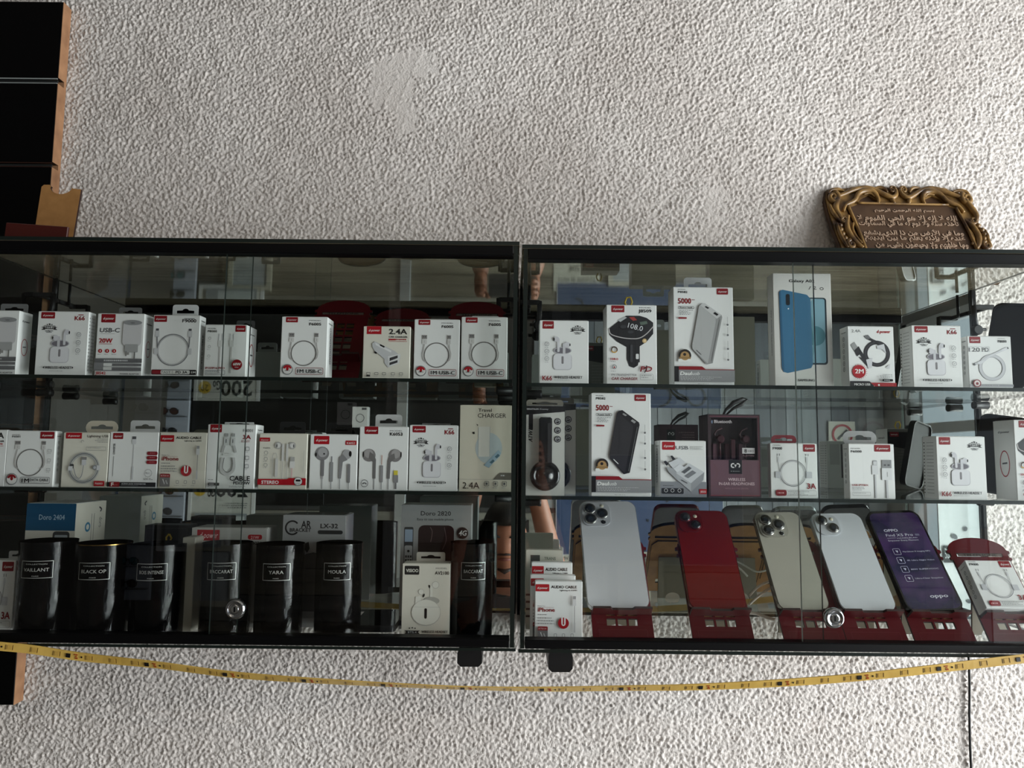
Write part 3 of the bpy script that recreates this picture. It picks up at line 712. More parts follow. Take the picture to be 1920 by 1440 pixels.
def usb_plug(p, u, v, w, h, big=True, c=(188, 188, 190)):
    p.rect(u - w / 2, v, u + w / 2, v + h * .38, (150, 150, 152)); p.rect(u - w * .3, v + h * .10, u - w * .1, v + h * .24, DG); p.rect(u + w * .1, v + h * .10, u + w * .3, v + h * .24, DG)
    p.rect(u - w * .62, v + h * .38, u + w * .62, v + h, c, .01)
def f9000(p):
    p.logo(.02, .012, .27, .10); p.text('F9000', .62, .115, .050, BLACK, w=.30, bold=.03); p.rect(.66, .05, .88, .058, BLACK)
    for u in (.10, .80): p.rect(u - .03, .22, u + .03, .255, DG); p.rect(u - .045, .255, u + .045, .36, (198, 198, 200), .01)
    p.ring(.45, .565, .335, .018, MG); p.ring(.45, .565, .31, .01, (176, 176, 178)); p.line([(.10, .35), (.12, .52)], .022, MG); p.line([(.80, .35), (.79, .52)], .022, MG)
    p.rect(.05, .54, .13, .64, (196, 196, 198), .01); p.rect(.77, .54, .85, .64, (196, 196, 198), .01)
    p.rect(.02, .885, .98, .965, BLACK, .03); p.rect(.03, .893, .30, .957, DRED, .03); p.rect(.22, .893, .84, .957, (216, 216, 212), .03)
    p.text('FAST', .24, .942, .034, DG, w=.19); p.line([(.47, .90), (.47, .95)], .006, DG); p.text('PD 3A', .54, .943, .038, BLACK, w=.25, bold=.035); p.text('1M', .87, .945, .036, WHITE, w=.09, bold=.03)
def f8000(p):
    p.text('MODEL', .06, .085, .022, BLACK, w=.20); p.text('F8000', .06, .145, .038, BLACK, w=.22, bold=.035); p.logo(.72, .012, .24, .12)
    for u in (.37, .64): p.line([(u - .04, .17), (u - .04, .42)], .010, MG); p.line([(u + .04, .17), (u + .04, .42)], .010, MG); p.rect(u - .05, .30, u + .05, .42, (206, 206, 204)); p.rect(u - .018, .42, u + .018, .92, (190, 188, 186))
    for v in (.26, .42, .60): p.ring(.12, v, .03, .008, GREY); p.micro(.07, v + .05, .17, 1, .02, GREY)
    p.text('IP15/IP16 PRO', .05, .845, .038, DRED, w=.46, bold=.03); p.frame(.05, .87, .52, .95, DG, .008, .005); p.micro(.08, .885, .5, 2, .03, MG); p.disc(.80, .76, .125, DRED); p.text('60W', .80, .775, .050, WHITE, w=.18, al='c', bold=.03); p.text('MAX', .80, .82, .02, WHITE, w=.09, al='c')
def f6005(p, d=False):
    p.logo(.09, .008, .26, .085); p.text('MODEL', .60, .068, .017, DG, w=.26); p.text('F6005', .60, .140, .042, BLACK, w=.26, bold=.035)
    ring_cable(p, .50, .595, .27)
    p.ring(.165, .86, .108, .012, DG); p.disc(.165, .86, .098, (224, 222, 220)); p.ring(.165, .86, .075, .045, RED, 15, 165); p.disc(.165, .845, .03, RED, .045); p.text('USB-C', .165, .885, .018, BLACK, w=.11, al='c', bold=.03)
    p.frame(.34, .83, .94, .94, DRED, .010, .03); p.text('1M USB-C', .64, .915, .058, BLACK, w=.52, al='c', bold=.045)
def ring_cable(p, cu, cv, r):
    p.ring(cu, cv, r, .020, (124, 120, 118)); p.ring(cu, cv, r - .008, .006, (70, 68, 68))
    for s, w in ((-1, .11), (1, .08)):
        u = cu + s * r * 1.0; q = .42 * r / .27
        vt = cv - q * p.W / p.H * 1.05
        p.rect(u - w / 2, vt, u + w / 2, vt + .065, (140, 136, 134)); p.rect(u - w * .3, vt + .015, u - w * .08, vt + .04, DG); p.rect(u + w * .08, vt + .015, u + w * .3, vt + .04, DG)
        p.rect(u - w * .48, vt + .075, u + w * .48, vt + .15, (206, 204, 202), .01); p.line([(u, vt + .09), (u, vt + .13)], .008, GREY)
        p.curve([(u, vt + .15), (u + s * .02, vt + .25), (u + s * .04, cv - .02), (u + s * .02, cv + .07), (u - s * .04, cv + .11)], .022, (176, 172, 170))
def car24(p):
    p.logo(.07, .0, .31, .15, RED, r=.0); p.text('2.4A', .54, .145, .095, BLACK, w=.39, bold=.04); p.text('CAR CHARGER', .54, .215, .030, BLACK, w=.40, bold=.03)
    p.rect(.54, .235, .69, .265, RED); p.micro(.70, .238, .93, 1, .03, RED, .7); p.line([(.54, .285), (.93, .285)], .008, RED)
    p.poly([(.19, .33), (.25, .29), (.68, .47), (.80, .56), (.77, .70), (.54, .78), (.46, .69), (.46, .62), (.25, .47), (.20, .40)], (192, 192, 194))
    p.poly([(.25, .31), (.60, .46), (.60, .50), (.27, .36)], (222, 222, 222)); p.poly([(.53, .57), (.80, .52), (.77, .70), (.56, .77)], (214, 214, 214)); p.poly([(.57, .60), (.74, .55), (.74, .60), (.57, .66)], (48, 48, 52)); p.poly([(.57, .69), (.74, .64), (.74, .685), (.57, .74)], (48, 48, 52))
    p.poly([(.36, .34), (.46, .38), (.45, .41), (.36, .37)], BLACK); p.poly([(.25, .47), (.30, .50), (.29, .53), (.24, .51)], BLACK)
    for i, u in enumerate((.13, .30, .46, .65, .82)): p.frame(u - .04, .875, u + .04, .925, DG, .008, .01); p.micro(u - .05, .945, u + .05, 1, .02, GREY)
    p.rect(.09, .93, .17, .955, BLACK)
def fm_transmitter(p):
    p.logo(.10, .008, .26, .085); p.text('MODEL', .66, .040, .014, DG, w=.24); p.text('J8509', .64, .092, .036, BLACK, w=.26, bold=.03)
    B = (34, 33, 36)
    p.poly([(.05, .30), (.25, .20), (.40, .135), (.66, .135), (.80, .16), (.93, .22), (.93, .36), (.80, .46), (.66, .52), (.66, .66), (.62, .76), (.54, .79), (.45, .77), (.40, .68), (.40, .53), (.20, .46), (.06, .38)], B)
    p.curve([(.05, .30), (.09, .37), (.28, .41), (.50, .425), (.66, .415), (.80, .36), (.93, .27)], .018, (186, 180, 180))
    p.rect(.66, .655, .60, .72, B); p.poly([(.22, .195), (.36, .15), (.41, .16), (.28, .215)], (184, 186, 188)); p.poly([(.45, .155), (.55, .15), (.61, .19), (.53, .20)], (160, 60, 56)); p.poly([(.66, .215), (.80, .20), (.82, .235), (.68, .255)], (90, 104, 94))
    p.text('108.0', .42, .285, .062, (226, 226, 230), w=.30, rot=-14, bold=.0); p.disc(.34, .285, .085, (18, 18, 20), .045); p.disc(.34, .275, .065, (52, 52, 56), .035)
    p.disc(.48, .34, .06, (56, 56, 60), .03); p.disc(.755, .45, .045, (196, 168, 120)); p.disc(.76, .45, .025, (232, 206, 160)); p.rect(.58, .615, .64, .68, (220, 220, 220), .015); p.rect(.47, .50, .52, .72, (64, 64, 68), .02)
    p.ring(.155, .565, .055, .022, (70, 50, 40)); p.ring(.155, .565, .055, .022, (196, 150, 60), 200, 330); p.text('108.0', .155, .695, .026, RED, w=.15, al='c', bold=.02); p.micro(.09, .71, .22, 1, .02, GREY); p.ring(.155, .78, .04, .012, MG); p.disc(.155, .785, .015, RED); p.micro(.09, .83, .23, 1, .02, GREY)
    p.text('PD', .66, .835, .062, DRED, w=.23, bold=.045, ital=.25); p.line([(.80, .76), (.76, .80), (.79, .80), (.75, .85)], .018, BLACK)
    p.frame(.66, .865, .92, .94, GREY, .006, .02); p.micro(.69, .88, .9, 2, .025, GREY)
    p.text('FM TRANSMITTER', .09, .893, .026, DG, w=.50, ital=.2); p.text('CAR CHARGER', .09, .942, .032, (120, 20, 30), w=.52, bold=.05, ital=.2)
def power_bank(dark):
    def f(p):
        p.text('MODEL', .08, .030, .010, BLACK, w=.13); p.text('P8582', .08, .062, .020, BLACK, w=.16, bold=.04); p.logo(.73, .012, .19, .062)
        p.text('5000', .08, .17, .052, DRED, w=.22, bold=.03); p.rect(.31, .128, .36, .134, DRED); p.frame(.08, .198, .35, .226, DG, .006, .03); p.text('Power bank', .11, .219, .015, BLACK, w=.21, bold=.03); p.micro(.10, .238, .33, 4, .014, MG); p.rect(.08, .312, .22, .328, DRED, .01)
        a, b, c = ((44, 42, 46), (22, 20, 24), (30, 28, 32)) if dark else ((176, 176, 176), (150, 150, 150), (196, 196, 196))
        p.poly([(.46, .175), (.52, .165), (.80, .285), (.81, .31), (.64, .775), (.54, .79), (.31, .635), (.30, .60), (.425, .20)], b)
        p.poly([(.44, .185), (.70, .32), (.70, .36), (.56, .78), (.31, .635), (.305, .60), (.425, .20)], a); p.poly([(.46, .175), (.52, .165), (.80, .285), (.72, .325), (.45, .19)], c)
        p.poly([(.54, .195), (.60, .215), (.57, .225), (.52, .205)], BLACK if not dark else GREY); p.poly([(.69, .255), (.75, .28), (.72, .295), (.66, .27)], BLACK if not dark else GREY); p.line([(.37, .645), (.45, .69)], .012, DG if not dark else WHITE); p.line([(.77, .33), (.62, .76)], .008, (120, 120, 122) if dark else (120, 120, 120))
        p.disc(.18, .70, .105, (40, 32, 28)); p.rect(.07, .735, .29, .765, (232, 232, 230)); p.disc(.18, .705, .075, (176, 140, 92)); p.rect(.085, .715, .275, .735, (150, 118, 74)); p.disc(.175, .69, .025, (40, 30, 26))
        for v in (.385, .49, .63, .74): p.line([(.895, v - .08), (.895, v - .015)], .006, GREY); p.disc(.895, v, .018, (110, 110, 112))
        p.rect(0, .81, .075, .965, BLACK); p.poly([(.075, .81), (.46, .81), (.52, .838), (1, .838), (1, .845), (.075, .845)], DRED); p.rect(.075, .845, 1, .965, (138, 138, 140)); p.text('Daul', .095, .898, .034, WHITE, w=.19, bold=.035, ital=.15); p.text('usb', .295, .898, .034, WHITE, w=.12, ital=.25)
        p.micro(.10, .915, .78, 3, .015, LG); p.micro(.38, .985, .6, 1, .01, GREY)
    return f
def galaxy(p):
    p.text('Galaxy A02', .5, .080, .024, BLACK, w=.44, al='c', bold=.015)
    p.line([(.62, .143), (.65, .115)], .008, BLACK); p.curve([(.70, .12), (.73, .115), (.73, .127), (.70, .142), (.75, .140)], .008, BLACK); p.ring(.84, .135, .028, .008, BLACK, ry=.02)
    p.rect(.55, .215, .91, .80, (22, 40, 50), .05); p.rect(.57, .225, .88, .785, (120, 158, 172), .035); p.disc(.71, .55, .17, (70, 120, 132)); p.curve([(.57, .28), (.66, .45), (.70, .60), (.62, .74)], .05, (96, 138, 150))
    p.poly([(.57, .30), (.68, .225), (.57, .225)], (168, 178, 180))
    p.poly([(.13, .155), (.17, .148), (.58, .19), (.64, .225), (.65, .80), (.62, .83), (.22, .875), (.15, .865), (.12, .83), (.10, .17)], (54, 104, 138)); p.poly([(.10, .17), (.13, .155), (.16, .86), (.13, .84)], (40, 84, 116))
    p.rect(.215, .185, .285, .285, (20, 28, 36), .03); p.disc(.25, .205, .02, BLACK); p.disc(.25, .255, .02, BLACK); p.disc(.255, .315, .012, (220, 226, 230))
    p.text('SAMSUNG', .53, .945, .019, BLACK, w=.28, al='c', bold=.04)
def galaxy_side(p): p.text('SAMSUNG Galaxy A02', .7, .72, .018, DG, w=.4 * p.H / p.W, rot=90, bold=.02)
def micro2m(p):
    p.text('2.4A', .09, .10, .045, GREY, w=.20, bold=.02); p.text('d-power', .63, .11, .050, RED, w=.29, bold=.03, ital=.2)
    p.ring(.62, .45, .245, .085, (46, 44, 48)); p.ring(.62, .45, .245, .01, (80, 78, 82)); p.poly([(.30, .52), (.44, .60), (.40, .66), (.22, .50)], (46, 44, 48)); p.line([(.24, .40), (.40, .60)], .07, (46, 44, 48))
    p.poly([(.06, .31), (.14, .26), (.22, .36), (.13, .41)], (150, 150, 150)); p.poly([(.13, .40), (.23, .33), (.30, .43), (.19, .50)], (40, 38, 42)); p.line([(.45, .20), (.62, .26), (.72, .33)], .055, (44, 42, 46)); p.poly([(.35, .16), (.44, .14), (.50, .19), (.42, .22)], (110, 110, 112))
    p.poly([(.62, .32), (.78, .29), (.82, .44), (.74, .38), (.63, .37)], (206, 206, 210)); p.poly([(.38, .55), (.52, .52), (.50, .68), (.42, .70)], (206, 206, 210)); p.poly([(.80, .67), (.90, .62), (.88, .70)], (206, 206, 210))
    p.disc(.22, .745, .145, RED); p.text('2M', .22, .775, .070, WHITE, w=.18, al='c', bold=.04)
    for i in range(24): a = i * math.pi / 12; p.disc(.22 + .16 * math.cos(a), .745 - .16 * math.sin(a) * p.W / p.H, .008, RED)
    p.micro(.62, .79, .92, 3, .022, MG, al='r'); p.rect(.70, .865, .93, .905, BLACK, .02); p.micro(.74, .88, .9, 1, .02, LG, .6)
    p.poly([(0, .905), (.42, .905), (.50, .95), (.52, 1), (0, 1)], (36, 34, 36)); p.poly([(.44, .928), (1, .928), (1, 1), (.55, 1)], RED); p.text('MICRO USB', .09, .975, .035, WHITE, w=.34, bold=.03); p.disc(.62, .965, .022, WHITE); p.micro(.67, .96, .95, 1, .02, (230, 120, 120))
def pd120(p):
    p.logo(.05, .012, .25, .125); p.text('MODEL', .70, .055, .018, GREY, w=.18); p.text('F8000', .70, .12, .045, BLACK, w=.20, bold=.03); p.frame(.02, .20, .50, .30, (180, 180, 184), .006, .01); p.text('120', .03, .30, .078, (92, 92, 96), w=.25); p.text('PD', .33, .30, .078, (92, 92, 96), w=.15)
    p.ring(.54, .60, .27, .075, (196, 196, 200)); p.ring(.54, .60, .30, .010, (168, 168, 172)); p.ring(.54, .60, .235, .008, (168, 168, 172)); p.line([(.28, .52), (.50, .38), (.78, .27)], .045, (206, 206, 210)); p.line([(.78, .27), (.90, .23)], .06, (216, 216, 220)); p.line([(.90, .23), (.93, .22)], .04, DG); p.line([(.22, .52), (.35, .48)], .06, (210, 210, 214)); p.line([(.12, .55), (.22, .52)], .05, (188, 188, 190)); p.line([(.12, .55), (.15, .54)], .05, DG)
    p.rect(0, .92, 1, .965, (160, 160, 166)); p.micro(.02, .93, .95, 1, .03, LG, .7); p.disc(.165, .905, .09, DRED); p.disc(.165, .905, .068, (226, 214, 214)); p.disc(.165, .91, .032, DRED)
def datacable(p):
    p.text('MODEL', .10, .085, .020, BLACK, w=.17); p.text('F6001', .10, .12, .028, BLACK, w=.17, bold=.04); p.logo(.68, .012, .29, .125); ring_cable(p, .50, .57, .27)
    p.micro(.86, .33, .94, 1, .02, GREY)
    for v in (.33, .50, .67): p.frame(.86, v, .94, v + .05, GREY, .007, .01); p.micro(.86, v + .07, .94, 1, .02, GREY)
    p.ring(.165, .87, .112, .012, DG); p.disc(.165, .87, .10, (224, 222, 220)); p.ring(.165, .87, .075, .045, DRED, 15, 165); p.disc(.165, .855, .03, DRED, .045)
    p.frame(.34, .83, .95, .945, DG, .008, .03); p.text('1M', .37, .93, .075, BLACK, w=.15, bold=.05); p.text('DATA CABLE', .54, .90, .042, BLACK, w=.38, bold=.03); p.micro(.54, .915, .92, 1, .02, GREY)
def lightning(p):
    p.logo(.05, .005, .35, .11, RED); p.text('Lightning USB', .52, .085, .042, (100, 92, 88), w=.46, bold=.02); p.micro(.68, .11, .98, 3, .03, GREY, al='r'); p.ring(.43, .17, .03, .01, GREY, 0, 240); p.frame(.52, .26, .95, .33, GREY, .006, .005); p.micro(.55, .28, .9, 1, .02, GREY)
    p.ring(.50, .65, .31, .022, (120, 124, 132)); p.ring(.50, .65, .275, .014, (160, 164, 170)); p.ring(.50, .65, .335, .008, (140, 144, 150))
    p.rect(.44, .45, .55, .50, (130, 128, 128)); p.rect(.445, .50, .545, .60, (196, 196, 200)); p.curve([(.49, .60), (.47, .76), (.42, .84), (.34, .80), (.28, .66), (.24, .62)], .016, (140, 142, 148)); p.rect(.20, .58, .28, .66, (60, 60, 62), .02); p.rect(.16, .62, .26, .70, (206, 206, 208)); p.disc(.74, .64, .05, (130, 132, 138)); p.disc(.74, .64, .03, (180, 182, 186)); p.rect(.78, .60, .86, .69, (206, 206, 208), .01)
    p.rect(.74, .885, .97, .98, RED, .01); p.text('F6003', .77, .95, .035, WHITE, w=.16)
def converter(p):
    p.logo(.06, .02, .21, .11); p.text('CONVERTER', .12, .16 + .25, .035, BLACK, w=.20 * p.H / p.W, rot=90, bold=.02); p.line([(.10, .44), (.10, .80)], .012, GREY)
    p.rect(.46, .08, .54, .13, DG); p.rect(.455, .13, .545, .22, (206, 206, 208)); p.line([(.50, .22), (.50, .62)], .012, (190, 190, 192)); p.line([(.50, .62), (.50, .86)], .035, (192, 192, 194))
    for v in (.35, .43, .51): p.rect(.78, v, 1, v + .065, DRED, .03); p.micro(.84, v + .025, .97, 1, .02, (216, 150, 150))
    p.ring(.83, .74, .075, .008, GREY); p.line([(.80, .74), (.86, .74)], .03, LG); p.micro(.74, .83, .94, 2, .02, BLACK)
    p.rect(0, .905, 1, .985, BLACK); p.rect(.06, .90, .26, .99, DRED, .01); p.text('F', .09, .975, .06, WHITE, w=.05, bold=.04); p.micro(.13, .95, .25, 1, .02, (220, 160, 160)); p.text('AUDIO JACK CONVERTER', .30, .945, .022, LG, w=.5, bold=.03); p.micro(.30, .96, .75, 1, .02, MG)
def audio_cable(p, c=RED):
    p.logo(.01, .05, .29, .12, c); p.text('AUDIO CABLE', .34, .115, .042, BLACK, w=.54, bold=.03); p.text('Lightning to 3.5MM', .52, .16, .022, BLACK, w=.36, bold=.03)
    p.text('Made For', .06, .42, .018, MG, w=.16); p.text('iPhone', .06, .505, .062, DRED, w=.36, bold=.02); p.line([(.06, .435), (.40, .435)], .004, DRED); p.micro(.06, .55, .30, 1, .03, MG); p.micro(.06, .60, .42, 3, .045, GREY, .4)
    p.disc(.60, .69, .115, RED); p.rect(.555, .60, .585, .70, WHITE); p.rect(.615, .60, .645, .70, WHITE); p.ring(.60, .70, .03, .025, WHITE, 180, 360)
    p.rect(.80, .24, .86, .29, (150, 150, 152)); p.rect(.795, .29, .865, .40, (206, 206, 208), .01); p.line([(.83, .40), (.83, .68)], .014, (150, 148, 148)); p.line([(.83, .68), (.83, .84)], .035, (190, 190, 192))
    p.rect(.06, .745, .27, .835, DRED, .02); p.rect(.06, .81, .27, .975, (110, 108, 108), .01); p.text('RT014', .08, .795, .028, (230, 190, 190), w=.16); p.line([(.12, .84), (.16, .93), (.19, .86), (.22, .93)], .02, (206, 206, 206))
    for u in (.43, .60, .78): p.frame(u - .03, .86, u + .03, .92, MG, .008, .012); p.micro(u - .06, .95, u + .06, 1, .02, GREY)
def f8001(p):
    p.logo(.05, .0, .24, .125); p.text('F8001', .73, .115, .045, DG, w=.20); p.text('3A', .73, .225, .060, DRED, w=.17, bold=.05); p.micro(.70, .245, .90, 2, .022, DRED)
    for u in (.39, .53): p.rect(u - .03, .14, u + .04, .19, (160, 160, 160)); p.rect(u - .045, .20, u + .05, .33, (206, 206, 206), .02); p.line([(u + .0, .23), (u + .0, .29)], .016, DG)
    p.line([(.36, .33), (.32, .44)], .05, (186, 184, 184)); p.line([(.56, .33), (.60, .44)], .05, (186, 184, 184)); p.rect(.34, .46, .56, .49, (220, 220, 218))
    p.curve([(.34, .52), (.31, .66), (.34, .74), (.44, .78), (.54, .74), (.58, .66), (.56, .52)], .06, (196, 194, 194)); p.curve([(.37, .52), (.345, .66), (.38, .72), (.45, .745), (.52, .71), (.55, .62), (.53, .52)], .012, (120, 118, 118))
    for v in (.38, .52, .65): p.frame(.80, v - .03, .88, v + .03, DG, .008, .012); p.micro(.78, v + .045, .9, 1, .02, GREY)
    p.text('CABLE', .50, .875, .070, BLACK, w=.42, bold=.045); p.text('PD/20W', .58, .935, .048, BLACK, w=.34, bold=.04); p.micro(.5, .955, .92, 2, .018, MG); p.micro(.07, .86, .2, 1, .02, BLACK); p.rect(.07, .91, .30, .955, (60, 58, 58), .01); p.text('4200', .09, .947, .026, LG, w=.10); p.micro(.07, .965, .3, 1, .02, DG)
def stereo(p):
    p.rect(.0, .075, .22, .145, RED, .01); p.text('d-power', .03, .128, .024, WHITE, w=.16, ital=.2); p.text('K6055', .09, .275, .024, DG, w=.14)
    for v in (.35, .46, .57): p.ring(.15, v, .035, .008, GREY); p.micro(.10, v + .045, .2, 1, .02, GREY)
    G = (176, 174, 172)
    for s, u in ((-1, .40), (1, .69)): p.ring(u, .215, .065, .018, G); p.disc(u, .215, .05, (214, 212, 210)); p.disc(u - s * -.03, .22, .012, DG, .035)
    for u in (.50, .59): p.rect(u - .022, .185, u + .022, .50, (206, 204, 202), .015); p.line([(u - .022, .2), (u - .022, .48)], .008, G); p.line([(u, .5), (u, .82)], .010, G)
    p.curve([(.30, .80), (.29, .45), (.31, .37), (.36, .36), (.38, .42), (.38, .46)], .010, G); p.rect(.35, .45, .41, .78, (200, 198, 196), .02); p.rect(.66, .42, .75, .50, (170, 168, 166)); p.rect(.65, .50, .76, .62, (214, 212, 210), .01); p.line([(.70, .62), (.70, .80)], .022, (206, 170, 170)); p.line([(.94, .30), (.93, .70)], .008, G)
    p.poly([(0, .82), (.60, .82), (.66, .80), (1, .80), (1, .925), (0, .925)], RED); p.text('STEREO', .08, .905, .055, WHITE, w=.36, bold=.04); p.disc(.84, .86, .085, (214, 214, 212)); p.ring(.84, .86, .085, .008, BLACK); p.rect(.79, .825, .89, .86, BLACK, .01); p.micro(.78, .885, .9, 2, .02, DG)
def buds(p, two):
    p.logo(.08 if two else .10, .03 if two else .0, .32 if two else .28, .15 if two else .12, RED if two else DRED)
    G = (132, 130, 132); L = (168, 166, 168)
    if two:
        p.rect(.74, .11, .97, .19, RED, .015); p.text('K6052', .77, .175, .040, WHITE, w=.17)
        p.disc(.26, .35, .145, G); p.disc(.27, .33, .10, L); p.disc(.30, .355, .018, BLACK); p.disc(.13, .37, .018, BLACK, .045); p.rect(.24, .46, .31, .76, (120, 118, 120), .02); p.rect(.255, .76, .295, .81, L); p.line([(.275, .81), (.275, .99)], .012, MG)
        p.rect(.43, .50, .50, .86, (140, 140, 142), .02); p.rect(.455, .40, .475, .50, MG); p.line([(.465, .86), (.465, .99)], .012, MG)
        p.disc(.78, .36, .10, L); p.disc(.85, .35, .03, BLACK, .06); p.poly([(.62, .42), (.70, .36), (.80, .46), (.70, .50), (.67, .80), (.62, .80)], G); p.line([(.645, .80), (.645, .99)], .012, MG); p.rect(.80, .53, .86, .88, (128, 126, 128), .03); p.line([(.83, .88), (.83, .99)], .012, MG)
    else:
        p.text('MODEL', .62, .075, .020, DG, w=.26); p.text('K6053', .62, .14, .048, BLACK, w=.26, bold=.04)
        p.disc(.21, .455, .13, (126, 122, 122)); p.disc(.20, .43, .09, (160, 156, 156)); p.poly([(.22, .40), (.30, .44), (.35, .52), (.35, .82), (.29, .82), (.29, .56), (.2, .5)], (110, 107, 107)); p.line([(.32, .82), (.32, .99)], .014, MG); p.disc(.09, .44, .012, BLACK, .06)
        p.disc(.74, .455, .13, (126, 122, 122)); p.disc(.75, .43, .09, (160, 156, 156)); p.poly([(.72, .42), (.62, .46), (.59, .54), (.58, .82), (.64, .82), (.65, .56), (.74, .5)], (110, 107, 107)); p.line([(.61, .82), (.61, .99)], .014, MG); p.disc(.86, .44, .012, BLACK, .06)
        p.rect(.44, .61, .50, .88, (140, 138, 140), .02); p.rect(.463, .45, .477, .60, (176, 130, 116)); p.line([(.47, .88), (.47, .99)], .012, MG); p.rect(.72, .69, .80, .76, (206, 190, 60)); p.rect(.715, .76, .81, .88, (130, 128, 130), .01); p.rect(.745, .88, .78, .98, (110, 108, 110)); p.ring(.13, .895, .07, .010, DG); p.ring(.13, .92, .04, .016, BLACK, 20, 160)
def travel(p):
    p.rect(0, 0, 1, 1, (206, 200, 184)); p.text('Travel', .35, .075, .036, BLACK, w=.26, bold=.015); p.text('CHARGER', .34, .145, .050, BLACK, w=.55)
    p.disc(.56, .50, .26, (180, 190, 192), .30); p.rect(.36, .25, .58, .60, (212, 210, 202), .02); p.line([(.36, .26), (.36, .6)], .008, (170, 176, 178)); p.line([(.58, .25), (.58, .6)], .008, (170, 176, 178)); p.poly([(.47, .70), (.75, .52), (.80, .56), (.57, .73)], (150, 174, 188))
    p.line([(.50, .715), (.52, .705)], .0, BLACK); p.poly([(.68, .60), (.74, .565), (.78, .585), (.72, .62)], (80, 110, 124)); p.poly([(.58, .665), (.65, .63), (.68, .65), (.62, .68)], (80, 110, 124)); p.poly([(.24, .32), (.28, .31), (.29, .335), (.26, .34)], BLACK); p.poly([(.32, .22), (.35, .23), (.34, .245)], BLACK)
    p.poly([(.66, .86), (.72, .82), (.78, .785), (1, .785), (1, .865), (.64, .865)], (104, 100, 92)); p.micro(.80, .81, .92, 1, .02, LG, .7); p.line([(0, .865), (1, .865)], .004, GREY)
    p.text('2.4A', .07, .97, .072, BLACK, w=.32)
    for u in (.53, .70, .87): p.frame(u - .045, .885, u + .045, .94, DG, .008, .012); p.rect(u - .018, .90, u + .018, .925, DG, .005); p.micro(u - .05, .955, u + .05, 1, .02, GREY)
def atw(p):
    p.rect(0, 0, 1, 1, (214, 214, 208)); p.poly([(0, 0), (1, 0), (1, .065), (0, .105)], (24, 22, 24)); p.text('DECATHLON', .03, .045, .016, LG, w=.30, bold=.04); p.text('Freewy', .36, .045, .016, LG, w=.22, ital=.2)
    p.rect(.08, .09, .19, .27, (48, 46, 48)); p.text('ATW100', .18, .41, .10 * .45, BLACK, w=.20 * p.H / p.W, rot=90, bold=.03, ital=.2)
    for v, in ((.175,), (.275,), (.375,)): p.disc(.82, v, .085, (40, 38, 40)); p.ring(.82, v, .055, .012, LG); p.line([(.76, v), (.88, v - .01)], .02, LG)
def usb_adapter(p):
    p.logo(.05, .02, .28, .145, RED, r=.02); p.text('USB', .34, .155, .060, MG, w=.28, bold=.02); p.micro(.66, .10, .95, 3, .025, GREY)
    p.rect(0, .735, 1, 1, (132, 134, 140)); p.micro(.06, .80, .34, 1, .03, DG); p.rect(.03, .85, .50, .95, (34, 34, 38), .02)
    for u in (.12, .26, .41): p.ring(u, .89, .035, .01, LG)
    p.rect(.84, .86, 1, .95, RED, .01); p.text('J8505', .86, .925, .035, WHITE, w=.12)
    p.poly([(.18, .40), (.42, .30), (.54, .38), (.30, .52)], (206, 208, 212)); p.poly([(.13, .47), (.30, .50), (.46, .74), (.38, .72), (.18, .56)], (160, 162, 166)); p.poly([(.34, .58), (.62, .40), (.95, .56), (.66, .76)], (198, 200, 204)); p.poly([(.34, .58), (.66, .76), (.66, .91), (.36, .70)], (168, 170, 174)); p.poly([(.95, .56), (.93, .70), (.66, .91), (.66, .76)], (148, 150, 154)); p.poly([(.28, .50), (.42, .42), (.52, .47), (.36, .57)], (214, 216, 220))
    p.poly([(.22, .275), (.26, .265), (.33, .33), (.27, .35)], (40, 40, 44)); p.poly([(.07, .375), (.12, .36), (.19, .42), (.13, .45)], (40, 40, 44)); p.poly([(.46, .56), (.62, .46), (.68, .49), (.52, .59)], (90, 92, 96)); p.poly([(.52, .635), (.70, .53), (.78, .57), (.60, .67)], (120, 122, 126)); p.line([(.45, .70), (.58, .76)], .02, DG)
def f9000b(p):
    p.text('MODEL', .06, .045, .020, BLACK, w=.17); p.text('F9000', .06, .115, .045, BLACK, w=.20, bold=.04); p.logo(.71, .015, .25, .135)
    for u in (.17, .78): p.line([(u - .02, .19), (u - .02, .23)], .010, DG); p.line([(u + .03, .19), (u + .03, .23)], .010, DG); p.line([(u, .25), (u, .35)], .035, (204, 204, 206)); p.line([(u, .35), (u + (.03 if u < .5 else -.02), .55)], .010, GREY)
    p.ring(.48, .55, .275, .012, MG); p.ring(.48, .55, .25, .010, (176, 176, 178)); p.rect(.10, .52, .21, .64, (192, 192, 196), .01); p.rect(.76, .52, .88, .64, (192, 192, 196), .01)
    p.text('3A', .77, .83, .095, DRED, w=.19, bold=.045); p.frame(.10, .86, .97, .96, GREY, .006, .04); p.rect(.10, .855, .33, .965, DRED, .04); p.micro(.14, .90, .3, 1, .03, (226, 180, 180), .7); p.micro(.36, .88, .84, 3, .028, GREY)
